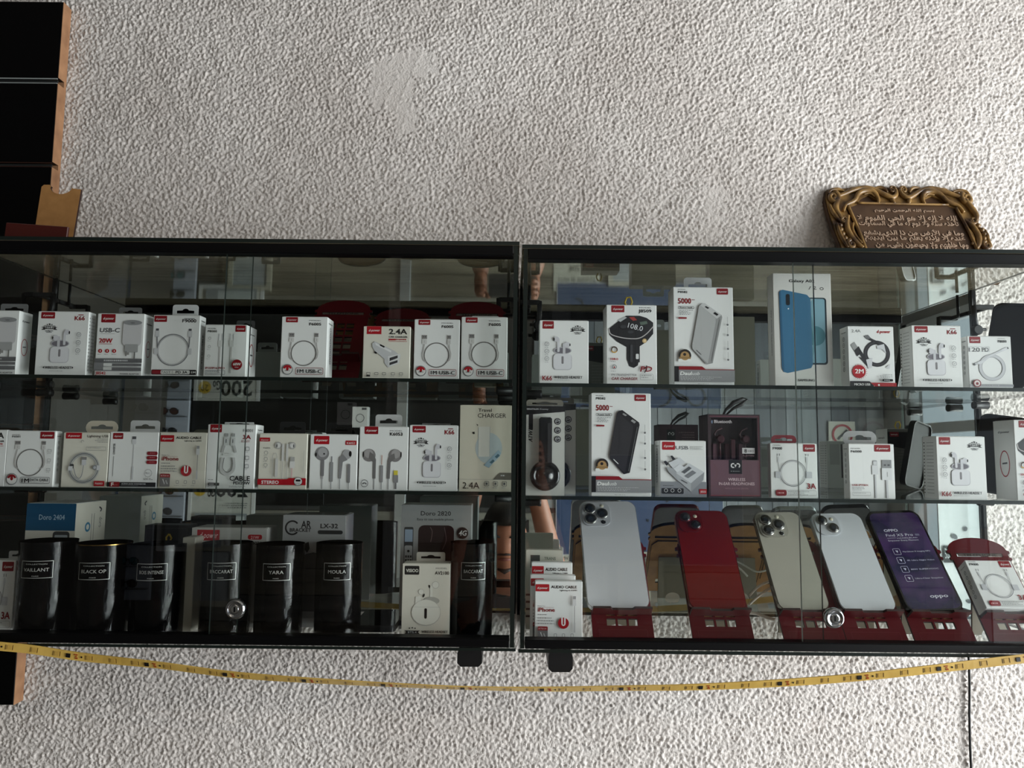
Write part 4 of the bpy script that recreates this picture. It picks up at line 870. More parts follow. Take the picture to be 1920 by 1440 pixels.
def f6000(p):
    p.text('MODEL', .05, .095, .020, BLACK, w=.22); p.text('F6000', .05, .16, .040, BLACK, w=.24, bold=.03); p.logo(.57, .015, .35, .125)
    p.rect(.52, .30, .62, .40, (150, 150, 152), .03); p.rect(.535, .32, .615, .385, (206, 206, 208)); p.rect(.50, .39, .635, .56, (214, 214, 216)); p.line([(.50, .39), (.50, .56)], .008, GREY); p.line([(.57, .56), (.57, .99)], .035, (196, 196, 198)); p.line([(.55, .56), (.55, .99)], .008, MG)
    p.rect(.72, .29, .93, .44, (140, 140, 142)); p.rect(.76, .37, .81, .40, DG); p.rect(.84, .37, .89, .40, DG); p.rect(.71, .44, .93, .66, (216, 216, 218)); p.line([(.71, .44), (.71, .66)], .008, GREY); p.line([(.83, .51), (.83, .60)], .012, GREY); p.line([(.82, .66), (.82, .99)], .04, (200, 200, 202)); p.line([(.795, .66), (.795, .99)], .008, MG)
    p.text('USB-IP7/8/X', .05, .77, .030, DRED, w=.36, bold=.04); p.micro(.05, .79, .34, 3, .025, MG); p.frame(.05, .88, .44, .945, GREY, .006, .005); p.micro(.08, .90, .4, 1, .02, GREY)
def dark_back(p):
    p.rect(0, 0, 1, 1, (150, 148, 144)); p.rect(.10, .06, .62, .78, (48, 38, 40)); p.rect(.12, .70, .6, .71, (90, 80, 80)); p.rect(.66, .06, .92, .5, (128, 126, 122))
    for i in range(9): p.rect(.14 + i * .045, .82, .16 + i * .045 + (i % 3) * .008, .92, (40, 40, 40))
def plain_back(p): p.rect(0, 0, 1, 1, (160, 154, 140))
def photo_back(p):
    p.rect(0, 0, 1, 1, (112, 110, 106)); p.poly([(0, .05), (1, .05), (1, .28), (.45, .34), (0, .30)], (30, 28, 30)); p.logo(.70, .05, .24, .08)
    for i in range(9): p.micro(.08, .38 + i * .05, .9, 1, .02, (150, 148, 144))
def headphone_back(p):
    p.rect(0, 0, 1, 1, (70, 42, 52)); p.rect(.58, .08, .80, .28, BLACK); fr_logo(p, .69, .15, .7); p.micro(.1, .12, .5, 4, .04, (140, 110, 116))
def fr_logo(p, u, v, k):
    for s in (-1, 1): p.ring(u + s * .055 * k, v, .045 * k, .028 * k, (222, 218, 218), 60 if s < 0 else -60 + 0, 300 if s < 0 else 120 + 0); 
    p.poly([(u - .03 * k, v - .012), (u + .03 * k, v - .012), (u, v + .03 * k)], (222, 218, 218))
def visioo(p):
    p.rect(0, 0, 1, 1, (216, 210, 198)); p.rect(.04, .03, .35, .15, (34, 32, 32), .02); p.text('VISIOO', .07, .115, .042, (226, 222, 212), w=.26, bold=.04); p.text('MODEL', .70, .07, .018, DG, w=.24); p.text('AV2100', .68, .145, .042, BLACK, w=.30, bold=.02)
    L = (224, 220, 210); G = (184, 180, 172)
    p.disc(.70, .285, .075, G); p.disc(.70, .285, .066, L); p.disc(.575, .31, .018, (40, 36, 34), .04, 20); p.rect(.585, .30, .64, .50, L, .02); p.disc(.40, .38, .06, G); p.disc(.40, .38, .052, L); p.disc(.455, .43, .018, (40, 36, 34), .04, -20); p.rect(.28, .44, .40, .55, L, .03)
    p.disc(.62, .50, .17, (176, 172, 164), .08); p.disc(.51, .66, .31, G, .27); p.disc(.51, .655, .30, L, .26); p.line([(.22, .585), (.80, .585)], .006, G); p.rect(.475, .60, .53, .74, (24, 22, 22), .025)
    p.poly([(.07, .90), (.39, .90), (.35, .92), (.39, .945), (.07, .945), (.11, .92)], (34, 32, 32)); p.text('BT5.4', .14, .935, .024, LG, w=.18); p.text('WIRELESS HEADSET', .42, .93, .032, (50, 46, 44), w=.55, bold=.035); p.micro(.42, .945, .8, 1, .02, MG)
    for i in (-1, 0, 1): p.disc(.23 + i * .06, .868 - (i == 0) * .006, .014, (40, 36, 34))
def doro2404(p):
    p.rect(0, 0, 1, 1, (196, 192, 182)); p.rect(0, 0, 1, .225, (16, 74, 108)); p.text('Doro 2404', .26, .135, .042, (180, 200, 214), w=.52); p.rect(.56, .23, .90, .52, (60, 60, 62), .06); p.rect(.60, .26, .86, .36, (150, 156, 160), .02)
def doro_side(p):
    p.rect(0, 0, 1, 1, (200, 196, 184)); p.text('doro', .78, .14, .05, (90, 90, 92), w=.09 * p.H / p.W, rot=-90); p.disc(.40, .21, .09, (60, 120, 150)); p.disc(.40, .21, .05, (200, 196, 184))
    for u in (.52, .60): p.line([(u, .10), (u, .36)], .014, (120, 120, 118))
    p.curve([(.76, .05), (.84, .07), (.80, .09)], .03, (60, 60, 66))
def dpower_big(p):
    p.rect(0, 0, 1, 1, (168, 166, 162)); p.rect(.07, .02, .37, .13, (150, 20, 30)); p.text('d-power', .10, .105, .060, (226, 200, 200), w=.24, ital=.2); p.rect(.75, .065, .94, .115, (150, 20, 30), .025); p.text('21W', .79, .108, .030, (230, 200, 200), w=.11); p.text('T4026', .77, .165, .030, BLACK, w=.17, bold=.03)
    p.text('CAR', .06, .22, .055, (40, 38, 38), w=.22, bold=.02); p.text('CHARGER', .06, .255, .024, (40, 38, 38), w=.2, bold=.02)
    for i in range(4): p.rect(.05, .74 + i * .02, .11, .75 + i * .02, DG)
    p.rect(.05, .90, .11, .94, BLACK); p.text('SE', .88, .925, .045, BLACK, w=.1, bold=.03)
def carbracket(p):
    p.rect(0, 0, 1, 1, (150, 150, 150)); p.ring(.15, .115, .105, .026, (24, 22, 24), 40, 320); p.text('AR', .29, .115, .062, (24, 22, 24), w=.16, bold=.02); p.text('BRACKET', .11, .15, .030, (24, 22, 24), w=.34, bold=.03); p.text('LX-32', .60, .115, .038, (24, 22, 24), w=.28, bold=.03); p.rect(.56, .135, .96, .17, (40, 40, 42), .03)
    p.poly([(.34, .26), (.42, .24), (.44, .30), (.40, .34), (.36, .31)], (30, 28, 30)); p.poly([(.74, .26), (.80, .22), (.90, .23), (.92, .28), (.84, .30)], (30, 28, 30)); p.disc(.5, .62, .36, (44, 42, 46), .5); p.rect(.1, .86, .9, .92, (120, 120, 122))
def doro2820(p):
    p.rect(0, 0, 1, 1, (152, 152, 152)); p.text('Doro 2820', .28, .085, .034, (30, 28, 30), w=.43, bold=.01); p.text('Easy to use mobile phone', .23, .125, .018, (40, 38, 40), w=.52)
    p.rect(.25, .165, .76, .66, (40, 20, 22), .08); p.rect(.05, .18, .18, .55, (60, 60, 62), .02); p.rect(.06, .20, .17, .30, (150, 166, 186)); p.rect(.06, .33, .17, .53, (170, 170, 172), .02)
    for i in range(4):
        for j in range(3): p.rect(.07 + j * .034, .41 + i * .03, .095 + j * .034, .428 + i * .03, (40, 40, 42))
    p.disc(.115, .375, .018, (30, 30, 32)); p.disc(.88, .225, .082, (16, 14, 16)); p.text('4G', .88, .245, .040, (206, 206, 206), w=.11, al='c', bold=.05, ital=.15); p.rect(0, .93, .08, .97, (20, 30, 60))
    p.curve([(.42, .18), (.45, .22), (.43, .3)], .01, (110, 90, 90)); p.curve([(.62, .18), (.65, .28), (.6, .36)], .01, (100, 80, 84))
def trans_box(p):
    p.rect(0, 0, 1, 1, (186, 184, 172)); p.rect(.12, .06, .38, .22, (60, 62, 60)); p.text('TRANS', .50, .12, .035, (100, 110, 100), w=.32, bold=.02); p.micro(.5, .15, .85, 2, .03, GREY)
    for i in range(4): p.rect(.0, .55 + i * .09, .12, .575 + i * .09, BLACK)
def plainfront(p): p.micro(.1, .1, .6, 2, .04, GREY)
def blackbox(p): p.rect(0, 0, 1, 1, (16, 15, 16)); p.frame(.03, .03, .97, .97, (60, 58, 58), .006, .01)

# ------------------------------------------------------------------ boxes on the shelves
def dd(s, xedge, Y):          # box depth that shows a side strip of s px
    off = abs(xedge - 958); return Y * s / (off - s)
L1, L2, LF = LZ['s1'], LZ['s2'], LZ['fl']
R1, R2, RF = RZ['s1'], RZ['s2'], RZ['fl']
Y0 = .930
G1L, G2L = 'boxes on the upper shelf of the left cabinet', 'boxes on the lower shelf of the left cabinet'
G1R, G2R = 'boxes on the upper shelf of the right cabinet', 'boxes on the lower shelf of the right cabinet'
def W_(c): return mat('tab_%d' % c, (c, c + 1, c + 2), .35)
CLR = CLEAR
# upper shelf, left cabinet
carton('adapter_box', 'white adapter box cut by the left picture edge, upper shelf', -55, 33, 582, L1, Y0, dd(25, 38, Y0), adapter20, side_adapter, 'r', group=G1L, tab=dict(w=.6, h=.013, m=W_(120), u=.62))
carton('earphone_box', 'white earbud box under the left corner clamp, upper shelf', 68, 164, 584, L1, Y0, dd(13, 166, Y0), k66a, side_rows, 'r', group=G1L)
carton('adapter_box', 'white USB-C 20W box with grey striped foot, upper left shelf', 180, 268.5, 588, L1, Y0, dd(18, 270, Y0), adapter20, side_adapter, 'r', group=G1L, tab=dict(w=.5, h=.012, m=W_(112)))
carton('cable_box', 'white coiled cable box with a FAST strip at its foot and tall tab', 285, 373, 591, L1, Y0, dd(11, 374, Y0), f9000, side_vert, 'r', group=G1L, tab=dict(w=.56, h=.0165, m=W_(205), u=.56))
carton('cable_box', 'cable box with round red 60W disc behind the pane edges', 383, 462, 609, L1, Y0, dd(18, 463, Y0), f8000, side_adapter, 'r', group=G1L, tab=dict(w=.45, h=.011, m=W_(80), u=.75))
carton('cable_box', 'white 1M USB-C cable box standing alone at mid shelf, upper left', 526.5, 613, 594, L1, Y0, dd(11, 613, Y0), f6005, side_icons, 'r', group=G1L, tab=dict(w=.62, h=.010, m=W_(205), lean=-.9, u=.45))
carton('charger_box', 'white 2.4A car charger box in front of a red stand', 680.5, 769, 612, L1, Y0, .028, car24, group=G1L, card=CARDG)
carton('cable_box', 'white 1M USB-C cable box just right of the 2.4A car charger box', 776, 861.5, 599, L1, Y0, .028, f6005, group=G1L, tab=dict(w=.6, h=.010, m=W_(205), lean=-.9, u=.46))
carton('cable_box', 'white 1M USB-C cable box at the right end of the upper left shelf', 864.5, 951, 594.5, L1, Y0, .028, f6005, group=G1L, tab=dict(w=.6, h=.008, m=W_(205), lean=-.6, u=.5))
# lower shelf, left cabinet
carton('charger_box', 'white car charger box cut by the left picture edge, lower shelf', -72, 11, 806, L2, Y0, .008, car24, group=G2L)
carton('cable_box', 'white 1M DATA CABLE box at the far left of the lower shelf', 11, 102, 808, L2, Y0, dd(12, 103, Y0), datacable, side_icons, 'r', group=G2L, tab=dict(w=.55, h=.017, m=CLR, u=.6))
lb = carton('cable_box', 'coiled cable box with rounded cream header and red corners, lower left shelf', 116.5, 202.5, 811, L2, Y0, .02, lightning, group=G2L, card=CARDG, tab=dict(w=.72, h=.0155, m=mat('cream_header', (196, 188, 172), .5), u=.66, r=.02))
carton('adapter_box', 'white audio converter box with three red pills, lower left shelf', 204, 295.5, 810, L2, Y0, .03, converter, group=G2L, tab=dict(w=.62, h=.0155, m=W_(205), u=.50))
carton('audio_cable_box', 'white AUDIO CABLE box on the lower shelf of the left cabinet', 298, 386.5, 811, L2, Y0, .03, audio_cable, group=G2L, card=CARDG)
carton('cable_box', 'white 3A CABLE PD/20W box behind the pane edges, lower shelf', 387.5, 478.5, 796, L2, Y0, dd(14, 479, Y0), f8001, side_vert, 'r', group=G2L, tab=dict(w=.62, h=.004, m=W_(205)))
carton('earphone_box', 'white STEREO earphone box with a red band', 485, 575.5, 813, L2, Y0, .03, stereo, group=G2L, card=CARDG, tab=dict(w=.55, h=.016, m=W_(34), u=.55))
carton('earphone_box', 'white box of grey wired earbuds with red marks in both top corners', 580.5, 670, 814.5, L2, Y0, .03, lambda p: buds(p, True), group=G2L, tab=dict(w=.55, h=.016, m=W_(28), u=.5))
carton('earphone_box', 'white wired earbud box with an upright white hanger, lower left shelf', 673, 765, 800, L2, Y0, .03, lambda p: buds(p, False), group=G2L, tab=dict(w=.56, h=.0165, m=W_(210), u=.52))
carton('earphone_box', 'white wireless earbud box beside the tall travel charger box', 767, 858.5, 797.5, L2, Y0, .03, k66a, group=G2L, tab=dict(w=.6, h=.0035, m=W_(150), u=.5))
carton('charger_box', 'tall cream Travel CHARGER box at the gap between cabinets', 862, 959, 760, L2, Y0, .028, travel, group=G2L, card=mat('cream_card', (206, 200, 184), .5))
# upper shelf, right cabinet
carton('earphone_box', 'white earbud box at the left end of the upper right shelf', 1011.5, 1103.5, 601, R1, Y0, .032, k66b, group=G1R)
c2 = carton('charger_box', 'white FM transmitter box with a yellow loop on top', 1137, 1231.5, 572, R1, Y0, .034, fm_transmitter, back=photo_back, group=G1R)
carton('power_bank_box', 'tall white box of a pale 5000 power bank with hanger', 1263, 1375.5, 538.5, R1, Y0, .030, power_bank(False), back=plain_back, group=G1R, tab=dict(w=.48, h=.0185, m=W_(190)))
carton('phone_box', 'tall phone box showing a blue phone, marked 120 by hand', 1451, 1560.5, 512.5, R1, .945, dd(11, 1451, .945), galaxy, galaxy_side, 'l', back=plain_back, card=mat('pale_satin_card', (206, 204, 200), .28), group=G1R)
carton('cable_box', 'white MICRO USB box with black coiled cable and 2M disc', 1590.5, 1677, 612, R1, Y0, dd(15, 1590, Y0), micro2m, side_icons, 'l', group=G1R, tab=dict(w=.55, h=.014, m=CLR, u=.4))
carton('earphone_box', 'white earbud box with grey side under the right corner clamp', 1711, 1803.5, 610.5, R1, Y0, dd(23, 1711, Y0), k66a, side_rows, 'l', group=G1R)
carton('cable_box', 'small white flat cable box by the right picture edge, upper shelf', 1815.5, 1897.5, 630.5, R1, Y0, dd(13, 1815, Y0), pd120, side_icons, 'l', group=G1R)
# lower shelf, right cabinet
def atw_box(xl, xr, yt, Y, lab, full=True):
    o = carton('headphone_box', lab, xl, xr, yt, R2, Y, .012, atw, group='sport headphone packs by the gap', tab=dict(w=.96, h=.0085, m=mat('grey_header', (120, 116, 106), .5), r=.004))
    W = o.dimensions.x; H = o.dimensions.z
    me = o.data; W = max(v.co.x for v in me.vertices) * 2; H = max(v.co.z for v in me.vertices)
    b = MB(); hp = mat('gloss_black_headphone', (14, 13, 15), .18, coat=.6)
    b.box(-W * .16, -.011, H * .32, W * .17, -.0015, H * .865, hp, ch=.002)
    b.lathe([(W * .375, -.0015), (W * .385, -.006), (W * .36, -.0115), (W * .28, -.0122), (W * .26, -.010), (W * .20, -.010), (W * .19, -.0115), (.0005, -.012)], hp, 36, (0, 0, H * .215), 'Y')
    b.box(W * .06, -.0128, H * .36, W * .15, -.0108, H * .80, mat('grey_headphone_strip', (60, 58, 60), .3)); b.build('headphone', o)
    b = MB(); b.box(-W / 2, -.0136, 0.0004, W / 2, -.0131, H, CLEAR); b.box(W / 2 - .0006, -.0131, 0.0004, W / 2, -.0004, H, CLEAR); b.build('clear_window', o)
    return o
atw_box(985, 1058.5, 761, .935, 'clear fronted headphone pack nearest the gap, lower right shelf')
atw_box(1003, 1079, 757, .966, 'second clear headphone pack tucked behind the first one')
carton('power_bank_box', 'tall white box of a black 5000 power bank, lower shelf', 1108.5, 1220.5, 737.5, R2, Y0, .030, power_bank(True), back=plain_back, group=G2R)
carton('adapter_box', 'white USB adapter box with grey foot beside the purple box', 1237.5, 1324, 826.5, R2, Y0, dd(10, 1237, Y0), usb_adapter, side_icons, 'l', group=G2R)
carton('cable_box', 'white 3A coiled cable box with red half-round tab behind', 1444.5, 1532.5, 831.5, R2, Y0, dd(5, 1444, Y0), f9000b, group=G2R, tab=dict(w=.55, h=.0105, m=mat('dark_red_tab', (110, 22, 34), .4), r=.010, u=.35))
carton('cable_box', 'white cable box with two upright plugs and grey rounded header', 1592, 1677.5, 832.5, R2, Y0, dd(11, 1592, Y0), f6000, side_icons, 'l', back=dark_back, group=G2R, tab=dict(w=.76, h=.0165, m=mat('grey_header2', (150, 150, 150), .4), r=.016, u=.37))
carton('earphone_box', 'white earbud box on the lower shelf of the right cabinet', 1757, 1849, 818.5, R2, Y0, dd(26, 1757, Y0), k66b, side_rows, 'l', back=dark_back, group=G2R)
c8 = carton('charger_box', 'FM transmitter box with grey side cut by the right picture edge', 1904, 1999, 788, R2, Y0, dd(39, 1903, Y0), fm_transmitter, side_adapter, 'l', back=photo_back, group=G2R)
for o in (c2, c8):
    H = max(v.co.z for v in o.data.vertices); b = MB()
    b.tube([(-.003, .016, H), (-.006, .016, H + .006), (-.0035, .016, H + .0125), (.0015, .016, H + .013), (.0035, .016, H + .007), (.001, .016, H)], .0012, mat('yellow_cord', (190, 160, 30), .5), 8); b.build('hang_loop', o)
# purple headphone box with a window
def purple_box():
    xl, xr, yt, Y = 1328, 1426, 777, Y0
    pt = P((xl + xr) / 2, yt, Y); H = pt.z - R2; a = P(xl, 850, Y); b_ = P(xr, 850, Y); W = b_.x - a.x; d = .045
    PU = mat('plum_card', (92, 52, 66), .45); DK = mat('dark_plum_card', (44, 24, 32), .5)
    b = MB(); b.plate([(-W / 2, 0), (W / 2, 0), (W / 2, H), (-W / 2, H)], [[(-W * .44, H * .45), (W * .44, H * .45), (W * .44, H * .955), (-W * .44, H * .955)]], 0, .002, DK, side=DK)
    b.box(-W / 2, .002, 0, -W / 2 + .002, d, H, DK); b.box(W / 2 - .002, .002, 0, W / 2, d, H, DK); b.box(-W / 2, .002, H - .002, W / 2, d, H, DK); b.box(-W / 2 + .002, .002, 0, W / 2 - .002, d, .002, DK); b.box(-W / 2 + .002, d - .002, .002, W / 2 - .002, d, H - .002, DK)
    o = b.build('headphone_box', None, ((a.x + b_.x) / 2, Y, R2)); tag(o, 'plum windowed box of wireless in-ear headphones with ribbon', 'box', G2R)
    q = Print(W, H); q.rect(.035, .555, .965, .985, (104, 74, 84)); q.rect(.035, .975, .965, .985, (134, 60, 70)); q.rect(.965, .02, .975, .98, (110, 40, 54)); q.rect(.03, .02, .965, .03, (110, 60, 74))
    q.rect(.39, .555, .64, .72, BLACK); fr_logo(q, .515, .62, .8); q.micro(.42, .685, .62, 1, .02, GREY)
    q.text('WIRELESS', .53, .805, .035, (206, 180, 186), w=.32, al='c', bold=.02); q.text('IN-EAR HEADPHONES', .53, .855, .033, (206, 180, 186), w=.68, al='c', bold=.02); q.text('WITH SILICONE EARTIPS', .53, .905, .018, (160, 120, 130), w=.44, al='c')
    q.done('printed_front', o)
    b = MB(); b.box(-W * .44, .018, H * .44, W * .44, .019, H * .955, DK)
    for x in (-.30, -.06, .20): b.box(W * x - W * .07, .010, H * .44, W * x + W * .07, .0175, H * .645, mat('plum_insert', (104, 66, 80), .5), ch=.0006)
    b.build('insert_tray', o)
    EB = mat('plum_earbud', (70, 36, 44), .35)
    for s, x in ((-1, -.24), (1, .25)):
        b = MB(); x *= W
        b.lathe([(.0035, 0), (.0055, .002), (.0055, .007), (.004, .010), (.0005, .011)], EB, 20, (x, .004, H * .70), 'Y'); b.tube([(x - .004 * 1, .008, H * .70), (x - .007, .008, H * .76), (x - .004, .008, H * .81), (x + .003, .008, H * .835)], .0012, EB, 8); b.tube([(x, .009, H * .69), (x, .009, H * .62), (x, .009, H * .46)], .0016, EB, 8)
        b.build('earbud', o)
    b = MB(); b.box(-.003, .005, H * .46, .003, .011, H * .70, EB, ch=.001); b.build('remote', o)
    b = MB(); b.box(-W * .44, .0022, H * .45, W * .44, .0026, H * .955, CLEAR); b.build('clear_window', o)
    T = Matrix.Translation((0, .0005, 0)); q = Print(W, H, T, start=-.0016)
    q.mb.T = Matrix.Translation((0, .0002, 0)); q.y = .0020
    q.text('Bluetooth', .13, .105, .036, (206, 196, 200), w=.34, bold=.02); q.line([(.075, .085), (.10, .10), (.088, .115), (.088, .07), (.10, .083), (.075, .10)], .008, (150, 170, 206))
    q.rect(.66, .405, .90, .475, (200, 196, 196)); q.text('8', .70, .462, .042, BLACK, w=.05, bold=.03); q.text('HRS', .77, .455, .022, BLACK, w=.11); q.text('PLAYTIME', .67, .51, .018, (150, 120, 126), w=.22)
    q.done('window_print', o)
    T = Matrix.Translation((0, d, 0)) @ Matrix.Rotation(math.pi, 4, 'Z'); q = Print(W, H, T); headphone_back(q); q.done('printed_back', o)
    b = MB(); BK = mat('black_ribbon', (12, 10, 12), .5)
    b.tube([(-.008, .02, H), (-.004, .02, H + .007), (.006, .02, H + .016), (.018, .02, H + .021), (.024, .02, H + .021), (.016, .021, H + .014), (.006, .021, H + .009), (-.004, .021, H)], [.001, .0018, .003, .0026, .001, .0026, .0018, .001], BK, 8); b.build('ribbon_loop', o)
purple_box()

# ------------------------------------------------------------------ floor of the left cabinet
G3 = 'boxes on the floor of the left cabinet'
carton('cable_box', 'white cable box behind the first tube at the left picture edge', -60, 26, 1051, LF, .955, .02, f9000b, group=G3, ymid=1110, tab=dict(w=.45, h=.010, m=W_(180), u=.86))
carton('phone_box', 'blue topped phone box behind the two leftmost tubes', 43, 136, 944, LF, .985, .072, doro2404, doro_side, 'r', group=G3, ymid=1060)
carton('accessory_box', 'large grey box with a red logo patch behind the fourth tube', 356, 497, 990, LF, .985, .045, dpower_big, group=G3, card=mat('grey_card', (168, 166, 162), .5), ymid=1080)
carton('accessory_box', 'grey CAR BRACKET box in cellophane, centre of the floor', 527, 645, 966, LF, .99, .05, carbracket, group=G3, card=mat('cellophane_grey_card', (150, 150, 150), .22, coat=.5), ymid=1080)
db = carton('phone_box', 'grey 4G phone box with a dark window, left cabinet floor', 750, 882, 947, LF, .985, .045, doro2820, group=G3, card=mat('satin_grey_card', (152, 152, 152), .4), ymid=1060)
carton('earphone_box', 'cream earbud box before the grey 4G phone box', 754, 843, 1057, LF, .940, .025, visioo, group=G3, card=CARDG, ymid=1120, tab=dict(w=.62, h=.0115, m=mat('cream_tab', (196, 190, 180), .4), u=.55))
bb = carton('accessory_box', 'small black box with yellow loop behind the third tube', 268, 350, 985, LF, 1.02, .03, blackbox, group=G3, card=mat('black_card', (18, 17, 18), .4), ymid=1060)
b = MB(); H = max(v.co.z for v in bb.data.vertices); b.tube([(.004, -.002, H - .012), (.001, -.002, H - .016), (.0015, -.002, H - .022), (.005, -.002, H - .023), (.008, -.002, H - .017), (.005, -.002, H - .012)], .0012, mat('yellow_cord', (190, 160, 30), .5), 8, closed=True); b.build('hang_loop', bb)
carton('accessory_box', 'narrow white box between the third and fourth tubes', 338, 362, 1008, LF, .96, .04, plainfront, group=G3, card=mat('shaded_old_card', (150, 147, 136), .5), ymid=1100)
# perfume tubes
TUBE = mat('black_gloss_tube', (4, 4, 5), .15, spec=.35)
WRAP = mat('wrinkled_black_wrap', (3, 3, 4), .09, spec=.2, bump=(170, .35, (1, 1, .35)))
SILV = mat('silver_foil_print', (190, 188, 184), .35, metal=.3)
def perfume(xl, xr, yt, Y, name, label, gold=False):
    a = P(xl, 1100, Y); b_ = P(xr, 1100, Y); r = (b_.x - a.x) / 2 * .985; cx = (a.x + b_.x) / 2; zt = P((xl + xr) / 2, yt, Y - r * .3).z; H = zt - LF
    b = MB(); Rm = mat('gold_rim', (150, 120, 70), .25, metal=1.0) if gold else TUBE
    b.lathe([(r * .99, 0), (r, .0006)], WRAP, 64); b.lathe([(r, .0006), (r, H * .41)], WRAP, 64); b.lathe([(r, H * .412), (r, H - .001)], WRAP, 64)
    b.lathe([(r * 1.002, H - .0012), (r * 1.002, H)], Rm, 56); b.lathe([(r * 1.002, H), (r * .93, H)], Rm, 56, smooth=False); b.lathe([(r * .93, H), (r * .93, H - .003)], TUBE, 56); b.lathe([(r * .93, H - .003), (.0005, H - .003)], TUBE, 56, smooth=False)
    o = b.build('perfume_tube', None, (cx, Y + r * .35, LF)); tag(o, label, 'perfume', 'black perfume tubes along the left cabinet floor')
    ang0 = math.radians(8)   # label turned a little towards the middle of the case
    q = MB()
    lw, z0, z1 = r * .58, H * .62, H * .805
    def strip(x0, x1, za, zb, m, dy=0):
        k = 10
        for i in range(k): q.flat([(x0 + (x1 - x0) * i / k, za), (x0 + (x1 - x0) * (i + 1) / k, za), (x0 + (x1 - x0) * (i + 1) / k, zb), (x0 + (x1 - x0) * i / k, zb)], -dy, m)
    t = .00055
    strip(-lw, lw, z0, z0 + t, SILV); strip(-lw, lw, z1 - t, z1, SILV); strip(-lw, -lw + t, z0, z1, SILV); strip(lw - t, lw, z0, z1, SILV)
    q.text('COLLECTION', 0, z1 - .0045, .0014, SILV, al='c', w=lw * 1.3)
    q.text(name, 0, (z0 + z1) / 2 - .0022, .0040, SILV, al='c', w=min(lw * 1.55, lw * .26 * len(name)), bold=.0)
    q.text('PARIS', 0, z0 + .002, .0012, SILV, al='c', w=lw * .4)
    R = r + .00025; nv = []
    for x, y, z in q.v:
        th = x / r + ang0; nv.append((R * math.sin(th), -R * math.cos(th), z))
    q.v = nv; q.build('foil_label', o)
    return o
for a in ((27, 127, 1016, .945, 'VAILLANT', 'leftmost black perfume tube, below the blue topped phone box'),
          (133, 232, 1020, .945, 'BLACK OP', 'black perfume tube with a gold rim, second from the left', True),
          (240, 338, 1022, .945, 'BOIS INTENSE', 'black perfume tube left of the narrow white box, third from the left'),
          (371, 464, 1020, .948, 'BACCARAT', 'black perfume tube behind the round chrome lock'),
          (474, 564, 1022, .950, 'YARA', 'black perfume tube before the left end of the car bracket box'),
          (587, 675, 1020, .950, 'MOULA', 'black perfume tube before the right end of the car bracket box'),
          (842, 924, 1019, .955, 'BACCARAT', 'black perfume tube at the right end, beside the cream earbud box')): perfume(*a)
# dark phone lying on the floor
b = MB(); b.plate(rr(-.026, -.045, .026, .045, .008), [], 0, .008, mat('black_phone_body', (16, 16, 18), .2), back=mat('black_screen', (8, 8, 10), .05, coat=1))
pc = P(710, 1170, .97); o = b.build('handset', None, (pc.x, .975, LF + .0085)); o.rotation_euler = (math.radians(90), 0, math.radians(0)); tag(o, 'black handset lying beside the cream earbud box', 'phone')

